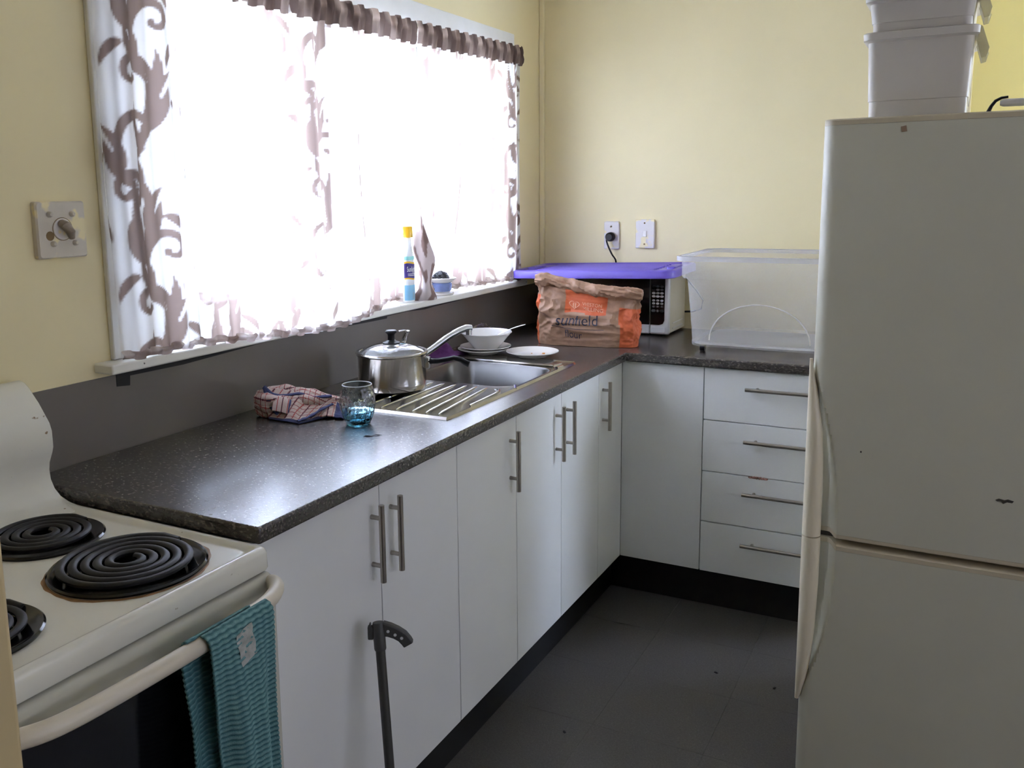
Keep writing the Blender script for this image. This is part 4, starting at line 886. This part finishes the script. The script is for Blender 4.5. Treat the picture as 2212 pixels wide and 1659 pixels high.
# cooktop: shallow tray with raised, rounded rim
def tr(ins, z, r): return rrect(GX0 + ins, GX1 - ins, -.030 + ins, .600 - ins * .3, r, z, 5)
MB().loft([tr(.002, .838, .012), tr(0, .842, .012), tr(0, .868, .014), tr(.003, .875, .014), tr(.009, .878, .012), tr(.015, .8765, .012), tr(.021, .8705, .012), tr(.026, .869, .012)], cap0=True, cap1=True).build('cooktop', M_enamel, st, smooth=50)
# backguard with curled profile
pf = [(.600, .868), (.600, 1.104), (.588, 1.107), (.572, 1.103), (.560, 1.094), (.535, 1.067), (.508, 1.030), (.503, 1.015), (.503, .983), (.507, .972), (.518, .950), (.521, .935), (.519, .916), (.510, .899), (.494, .886), (.470, .878), (.430, .8715), (.430, .868)]
MB().prism(pf, GX0 + .001, GX1 - .0005, 0).build('backguard', M_enamel, st, smooth=50, bevel=.004)
for kx in (-2.06, -2.16, -2.27, -2.36):
    ctr = Vector((kx, .528, 1.058)); nn = Vector((0, -.79, .61)); MB().tube([ctr - nn * .002, ctr + nn * .006, ctr + nn * .018, ctr + nn * .022], [.021, .020, .017, .013], 20).build('control_knob', M_barcream, st)
def burner(cx_, cy_, R, turns, rust):
    z = .8692; b = MB().lathe([(R, .0), (R + .002, .004), (R - .001, .0065), (R - .006, .0055), (R - .012, .0025), (R * .5, .0018), (.012, .0015), (0, .0015)], 96, (cx_, cy_, z)).build('burner_bowl', M_bowlblack, st)
    n = int(turns * 48); pts = []
    for i in range(n + 1):
        t = i / n; rr = .017 + (R - .030) * t; a = -t * turns * 2 * math.pi + .3; pts.append((cx_ + rr * math.cos(a), cy_ + rr * math.sin(a), z + .0115))
    pts.append((cx_ + (R - .010) * math.cos(-turns * 2 * math.pi + .05), cy_ + (R - .010) * math.sin(-turns * 2 * math.pi + .05), z + .006))
    MB().tube(pts, (R - .03) / turns * .40, 10, flat=.72).build('burner_coil', M_coil, b)
    if rust: MB().lathe([(R + .001, .0002), (R + .004, .0007), (R + .0075, .0002)], 96, (cx_, cy_, z), lambda a, z_, i: 1 + (.022 if i == 2 else 0) * math.sin(5 * a) * math.sin(3 * a + 1) + (.006 * math.sin(23 * a) if i == 2 else 0)).build('burnt_ring', M_rust, b)
burner(-2.052, .128, .121, 5.0, True); burner(-2.035, .358, .098, 4.0, False); burner(-2.322, .135, .098, 4.0, False); burner(-2.31, .372, .121, 5.0, False)
# oven door
dp = [(-.0115, .10), (-.036, .10), (-.040, .11), (-.040, .765), (-.041, .80), (-.039, .818), (-.033, .829), (-.024, .833), (-.0115, .833)]
dr = MB().prism(dp, GX0 + .004, GX1 - .003, 0).build('oven_door', M_enamel2, st, smooth=50, bevel=.003)
MB().loft([[(p_[0], -.0402 - q, p_[1]) for p_ in rrect(GX0 + .03, -1.920, .20, .786, .02, 0, 4)] for q in (0, .0015)], cap1=True).build('door_glass', M_ovenglass, dr, smooth=0)
hpts = [(-1.906, -.038, .818), (-1.912, -.052, .822), (-1.93, -.072, .823), (-1.965, -.088, .822), (-2.02, -.094, .821), (-2.165, -.097, .821), (-2.31, -.094, .821), (-2.365, -.088, .822), (-2.40, -.072, .823), (-2.418, -.052, .822), (-2.424, -.038, .818)]
hs = []
for i in range(len(hpts) - 1):
    for q in range(4): hs.append(Vector(hpts[i]).lerp(Vector(hpts[i + 1]), q / 4))
hs.append(Vector(hpts[-1]))
for _ in range(3): hs = [hs[0]] + [(hs[i - 1] + hs[i] * 2 + hs[i + 1]) / 4 for i in range(1, len(hs) - 1)] + [hs[-1]]
MB().tube(hs, .0125, 14, flat=1.05).build('door_handle', M_barcream, dr)

# teal towel hung over the oven handle
tt = thing('hand_towel', 'ribbed teal towel hanging folded over the oven door handle', 'towel', (-2.06, -.10, .834))
def hang(u, v, back=False):
    # v 0 at top of bar, down to hem; u across left to right
    xl = -2.128 + .052 * v; xr = -1.992 + .006 * v
    x = xl + (xr - xl) * u; L = .60
    d = v * L; r = .0155; 
    if d < r * 1.57: a = d / r; y = -.0965 - r * math.sin(a); z = .8215 + r * math.cos(a)
    else: y = -.0965 - r - .004 * sm(0, .3, v); z = .8215 - (d - r * 1.57)
    fold = (.010 * math.sin(u * 7.5 + 1.1) + .006 * math.sin(u * 15 + v * 2)) * sm(.02, .35, v)
    rib = .0013 * math.sin(d / .0082 * 2 * math.pi + .6 * math.sin(u * 46))
    return (x, y - .004 + fold - rib * sm(0, .02, v), z)
def hang_b(u, v):
    xl = -2.150 - .004 * v; xr = -2.02
    x = xl + (xr - xl) * u; d = v * .52; r = .0150
    if d < r * 1.57: a = d / r; y = -.0965 + r * math.sin(a) * .9; z = .8215 + r * math.cos(a)
    else: y = -.0965 + r * .9 - .010 * sm(.1, .8, v) ; z = .8215 - (d - r * 1.57)
    rib = .0013 * math.sin(d / .0082 * 2 * math.pi + .6 * math.sin(u * 46))
    return (x, y + .006 * math.sin(u * 9) * sm(.05, .4, v) - .014 * sm(.3, 0, u) * sm(.05, .3, v) + rib, z)
def ribs(L): return lambda u, v: max(0, min(1, .5 + .42 * math.sin(v * L / .0082 * 2 * math.pi + .6 * math.sin(u * 46)) + .10 * math.sin(u * 60)))
def cloth(name, F, nu, nv, P):
    o = MB().grid(F, nu, nv).build(name, M_tealtowel, tt, smooth=80); set_attr(o, 'shade', [P(i / nu, j / nv) for i in range(nu + 1) for j in range(nv + 1)])
    q = o.modifiers.new('thickness', 'SOLIDIFY'); q.thickness = .003; q.offset = 0; return o
cloth('front_fall', hang, 56, 420, ribs(.60)); cloth('back_fall', hang_b, 44, 360, ribs(.52))
vv = []; 
for i in range(9):
    for j in range(9):
        u, v = .36 + .26 * i / 8 + .03 * (j / 8), .045 + .085 * j / 8 - .012 * i / 8; q = hang(u, v); vv.append((q[0], q[1] - .0028, q[2]))
mesh('woven_tag', vv, [(i * 9 + j, (i + 1) * 9 + j, (i + 1) * 9 + j + 1, i * 9 + j + 1) for i in range(8) for j in range(8)], M_patch, tt)

# ================================================================== REFRIGERATOR
FX, FYL, FYR = -0.90, -.735, -1.372
fr_ = thing('refrigerator', 'tall cream fridge freezer with vertical edge handle at the right', 'refrigerator', (-.57, -1.05, 0))
MB().box((FX + .066, FYR + .008, .03), (-.25, FYL - .008, 1.588)).build('cabinet', M_fridge, fr_, bevel=.008)
MB().box((FX + .058, FYR + .016, .05), (FX + .067, FYL - .016, 1.575)).build('gasket', M_gasket, fr_, smooth=0)
for fx_, fy_ in ((-.80, -.80), (-.80, -1.31), (-.29, -.80), (-.29, -1.31)): MB().lathe([(0, 0), (.018, 0), (.016, .03), (0, .03)], 12, (fx_, fy_, 0)).build('foot', M_blackplastic, fr_)
zb_ = [0.255, .264, .32, .379, .45, .562, .673, .78, .85, .921, 1.0, 1.06, 1.085]
yb_ = [-.735, -.739, -.753, -.761, -.766, -.769, -.769, -.769, -.767, -.763, -.750, -.738, -.735]
zs_ = [.250, .32, .431, .50, .57, .658, .767, .83, .893, .96, 1.03, 1.095]
ys_ = [-.735, -.759, -.789, -.801, -.808, -.809, -.806, -.799, -.788, -.772, -.754, -.735]
def fridge_door(name, z0, z1, cap_lo, cap_hi):
    r = .030; ysamp = [0, .0012, .003, .006, .010, .014, .018, .022, .026, .030, .034, .039, .044, .049, .054, .059, .064, .069, .074, .08, .09]
    W_ = FYL - FYR; samp = ysamp + list(np.linspace(.11, W_ - .06, 12)) + [W_ - q for q in (.04, .030, .022, .014, .008, .003, 0)]
    zz = np.linspace(z0, z1, int((z1 - z0) / .012) + 1); mb = MB(); n = len(samp)
    for z in zz:
        yb = np.interp(z, zb_, yb_, left=FYL, right=FYL); ys = np.interp(z, zs_, ys_, left=FYL, right=FYL)
        for s_ in samp:
            y = FYL - s_; d = min(s_, W_ - s_); x = FX + (r - math.sqrt(max(0, r * r - (r - d) ** 2)) if d < r else 0)
            # bowed front, slight
            x += .006 * (abs(s_ - W_ / 2) / (W_ / 2)) ** 2
            if ys < FYL - .001 and y > ys:
                wdt = max(.004, FYL - ys); q = (y - ys) / wdt; dep = min(.048, .95 * wdt) * sm(0, .38, q); x = max(x, FX + dep)
            mb.v.append((x, y, z))
    k = len(zz); mb.f = [(i * n + j, i * n + j + 1, (i + 1) * n + j + 1, (i + 1) * n + j) for i in range(k - 1) for j in range(n - 1)]
    # back frame: sides, top and bottom
    b0 = len(mb.v)
    for z in zz: mb.v += [(FX + .058, FYL, z), (FX + .058, FYR, z)]
    for i in range(k - 1):
        mb.f.append((i * n, (i + 1) * n, b0 + 2 * (i + 1), b0 + 2 * i)); mb.f.append((i * n + n - 1, b0 + 2 * i + 1, b0 + 2 * (i + 1) + 1, (i + 1) * n + n - 1))
        mb.f.append((b0 + 2 * i, b0 + 2 * (i + 1), b0 + 2 * (i + 1) + 1, b0 + 2 * i + 1))
    mb.f.append(tuple([j for j in range(n)] + [b0 + 1, b0])); mb.f.append(tuple([(k - 1) * n + j for j in range(n)][::-1] + [b0 + 2 * (k - 1), b0 + 2 * (k - 1) + 1]))
    o = mb.build(name, M_fridge, fr_, smooth=35)
    for (za, zc, on) in ((z0 - .011, z0 - .0005, cap_lo), (z1 + .0005, z1 + .013, cap_hi)):
        if not on: continue
        def cp_(ins, z):
            ys = np.interp((za + zc) / 2, zs_, ys_, left=FYL, right=FYL); L = []
            for s_ in samp:
                y = FYL - s_; d = min(s_, W_ - s_); x = FX + (r - math.sqrt(max(0, r * r - (r - d) ** 2)) if d < r else 0) + .006 * (abs(s_ - W_ / 2) / (W_ / 2)) ** 2 + ins
                if ys < FYL - .001 and y > ys: q = (y - ys) / max(.004, FYL - ys); x = max(x, FX + .048 * sm(0, .38, q))
                L.append((x, y, z))
            return L + [(FX + .058, FYR, z), (FX + .058, FYL, z)]
        rising = za > z0
        MB().loft([cp_(0, za), cp_(0, zc - .003), cp_(.004, zc)] if rising else [cp_(.004, za), cp_(0, za + .003), cp_(0, zc)], cap0=True, cap1=True).build('door_cap', M_fridgecap, o, smooth=40)
    return o
up_ = fridge_door('upper_door', .684, 1.586, True, True); lw_ = fridge_door('lower_door', .075, .646, False, True)
def fbar(parent, z0, z1):
    zz = np.linspace(z0, z1, 44); loops = []
    for z in zz:
        yr = np.interp(z, zb_, yb_, left=FYL, right=FYL) ; w2 = max(.0015, (-.7285 - yr) / 2); c_ = (-.7285 + yr) / 2; dp_ = min(.020, w2 * .95)
        loops.append([(FX + .016 - dp_ * 1.15 * math.cos(2 * math.pi * i / 20) * (1 if math.cos(2 * math.pi * i / 20) > 0 else .6), c_ + w2 * math.sin(2 * math.pi * i / 20), z) for i in range(20)])
    return MB().loft(loops, cap0=True, cap1=True).build('edge_handle', M_fridgebar, parent, smooth=60)
fbar(up_, .672, 1.080); fbar(lw_, .262, .669)
def mark(name, pts, mt, parent, x): return mesh(name, [(x, p_[0], p_[1]) for p_ in pts], [tuple(range(len(pts)))], mt, parent, smooth=0)
mark('brown_mark', [(-.887, 1.577), (-.897, 1.579), (-.899, 1.567), (-.889, 1.566)], mat('brown_smear', (.30, .20, .13), .6), up_, FX + .0005)
mark('scratch', [(-1.106, .813), (-1.112, .8165), (-1.122, .8145), (-1.128, .817), (-1.139, .8145), (-1.136, .810), (-1.127, .8105), (-1.120, .806), (-1.116, .811), (-1.109, .810)], M_gasket, up_, FX - .0008)
mark('speck', [(-.8435, .884), (-.847, .884), (-.847, .880), (-.8435, .880)], M_gasket, up_, FX + .0018)
for bx_, by_, lb in ((-.387, -.430, 'tiny dark crumb on the vinyl floor in front of the corner cabinet'), (-.397, -.604, 'tiny dark crumb on the vinyl floor close beside the refrigerator'), (-.886, -.140, 'tiny dark crumb on the vinyl floor near the window-side cabinets')):
    tag(MB().lathe([(0, 0), (.005, .0005), (.004, .003), (0, .0035)], 7, (bx_, by_, 0), lambda a, z, i: 1 + .4 * math.sin(2 * a + by_ * 90)).build('floor_crumb', M_ink, smooth=0), lb, 'crumb')
# two stacked boxes, clip handles, rag, white rod on top of the fridge
def crate(label, z, h, xo, full=True):
    c = thing('storage_box', label, 'box', (-.70 + xo, -.906, z))
    x0, x1, y0, y1 = -.80 + xo, -.50 + xo, -1.005, -.809
    def lp(i, zz, r=.02): return rrect(x0 + i, x1 - i, y0 + i, y1 - i, r, zz, 5)
    q = h
    MB().loft([lp(.012, z, .012), lp(.004, z + .003, .016), lp(.003, z + h * .255), lp(.0012, z + h * .258), lp(-.003, z + h - .025), lp(-.003, z + h - .020), lp(-.012, z + h - .016), lp(-.013, z + h - .002), lp(-.011, z + h), lp(-.003, z + h), lp(.001, z + h - .02), lp(.006, z + .01, .012), lp(.03, z + .007, .01)], cap0=True, cap1=True).build('box_body', M_whiteplastic, c, smooth=40)
    f_ = MB(); f_.add([(x0 + .02, y0 - .014, z + h - .001), (x0 + .02, y0 - .016, z + h - .003), (x0 + .02, y0 - .030, z + h - .045), (x0 + .02, y0 - .026, z + h - .062), (x0 + .02, y0 - .018, z + h - .064), (x0 + .02, y0 - .008, z + h - .03)], [(0, 1, 2, 3, 4, 5)])
    v0 = f_.v[:]; f_.v += [(p_[0] + .10, p_[1], p_[2]) for p_ in v0]; f_.f += [tuple(range(6, 12))[::-1]] + [(i, (i + 1) % 6, 6 + (i + 1) % 6, 6 + i) for i in range(6)]
    f_.build('clip_handle', M_flap, c, smooth=0, bevel=.001); return c
crate('lower white plastic box of the two stacked on the refrigerator', 1.5895, .192, .0)
crate('upper white plastic box of the two stacked on the refrigerator', 1.7818, .080, .004)
def rag(u, v):
    n1 = noise.noise(Vector((u * 5, v * 5, 4))); return (-.826 + .10 * u, -.792 - .070 * v, 1.8665 - .012 * sm(.25, 0, u) + .016 * math.sin(math.pi * u) * math.sin(math.pi * v) + .006 * max(-.2, n1))
o = MB().grid(rag, 20, 20).build('teal_film', M_teal, smooth=30); sdf = o.modifiers.new('thickness', 'SOLIDIFY'); sdf.thickness = .002; sdf.offset = 1
tag(o, 'crumpled teal plastic wrap resting on the upper white box', 'plastic wrap')
rd = thing('hooked_rod', 'white rod with a black hook end lying on the refrigerator top', 'rod', (-.80, -1.09, 1.5885))
MB().tube([(-.80, -1.062, 1.6215), (-.80, -1.068, 1.6215), (-.80, -1.30, 1.6195), (-.80, -1.31, 1.6195)], [.005, .0078, .0078, .005], 16).build('rod', M_rodwhite, rd)
MB().tube([(-.80, -1.036, 1.591), (-.80, -1.042, 1.604), (-.80, -1.047, 1.616), (-.80, -1.054, 1.626), (-.80, -1.064, 1.6315), (-.80, -1.076, 1.633)], [.007, .005, .0042, .004, .0035, .0028], 10, flat=.8).build('hook', M_blackplastic, rd)
MB().box((-.815, -1.30, 1.5885), (-.785, -1.285, 1.6125)).build('rod_support', M_blackplastic, rd, bevel=.002)

# ================================================================== POLE LEANING ON THE CABINET
pt = Vector((-1.590, -.030, .606)); pb = Vector((-1.652, -.108, .0065)); pd = (pt - pb).normalized()
po = thing('grabber_pole', 'grey pole with curved moulded grip leaning on the white cabinet doors', 'pole', tuple(pb))
MB().tube([pb, pt - pd * .035], .0098, 16).build('shaft', M_pole, po)
MB().tube([pb - pd * .004, pb + pd * .03], [.0125, .0115], 14).build('rubber_tip', M_blackplastic, po)
MB().tube([pt - pd * .056, pt - pd * .053, pt - pd * .004, pt], [.0112, .0122, .0122, .0112], 20).build('collar', M_poledark, po)
rv = Vector((RT.x, RT.y, 0)).normalized(); qv = Vector((-rv.y, rv.x, 0))
gp = [pt + rv * a + Vector((0, 0, b)) - pd * 0 for a, b in ((.008, -.013), (.022, -.016), (.036, -.022), (.048, -.030), (.056, -.040), (.060, -.047))]
mb = MB(); loops = []
for i, p_ in enumerate(gp):
    h = [.015, .0135, .0125, .012, .0115, .011][i]; d = (gp[min(i + 1, 5)] - gp[max(i - 1, 0)]).normalized(); nrm = d.cross(qv).normalized()
    if nrm.z < 0: nrm = -nrm
    loops.append([tuple(p_ + nrm * h * a + qv * .0085 * b) for a, b in ((1, -.7), (1, .7), (.8, 1), (-.8, 1), (-1, .7), (-1, -.7), (-.8, -1), (.8, -1))])
mb.loft(loops, cap0=True, cap1=True); gr = mb.build('curved_grip', M_poledark, po, smooth=40, bevel=.001)
for a in (.020, .034, .047):
    q = pt + rv * a + Vector((0, 0, -.016 - (a - .02) * .55)) - qv * .0092
    MB().tube([q, q + qv * .0015], .0032, 8).build('grip_slot', M_cab, gr)
cpv = [pt - rv * .011 - qv * .004 - pd * .004, pt - rv * .024 - qv * .006 - pd * .006]
mb = MB(); 
for a, b, dz0, dz1 in ((.010, .021, -.034, -.006), (.014, .018, -.006, .0)):
    base = pt - rv * 0; vs2 = []
    for zz in (dz0, dz1):
        for r0, q0 in ((-a, -.009), (-b, -.009), (-b, .003), (-a, .003)): vs2.append(tuple(base + rv * r0 + qv * q0 + Vector((0, 0, zz))))
    mb.add(vs2, [(0, 3, 2, 1), (4, 5, 6, 7), (0, 1, 5, 4), (1, 2, 6, 5), (2, 3, 7, 6), (3, 0, 4, 7)])
mb.build('clip', M_poledark, po, bevel=.002)

# tidy helper property
for o in bpy.data.objects:
    if '_o' in o: del o['_o']
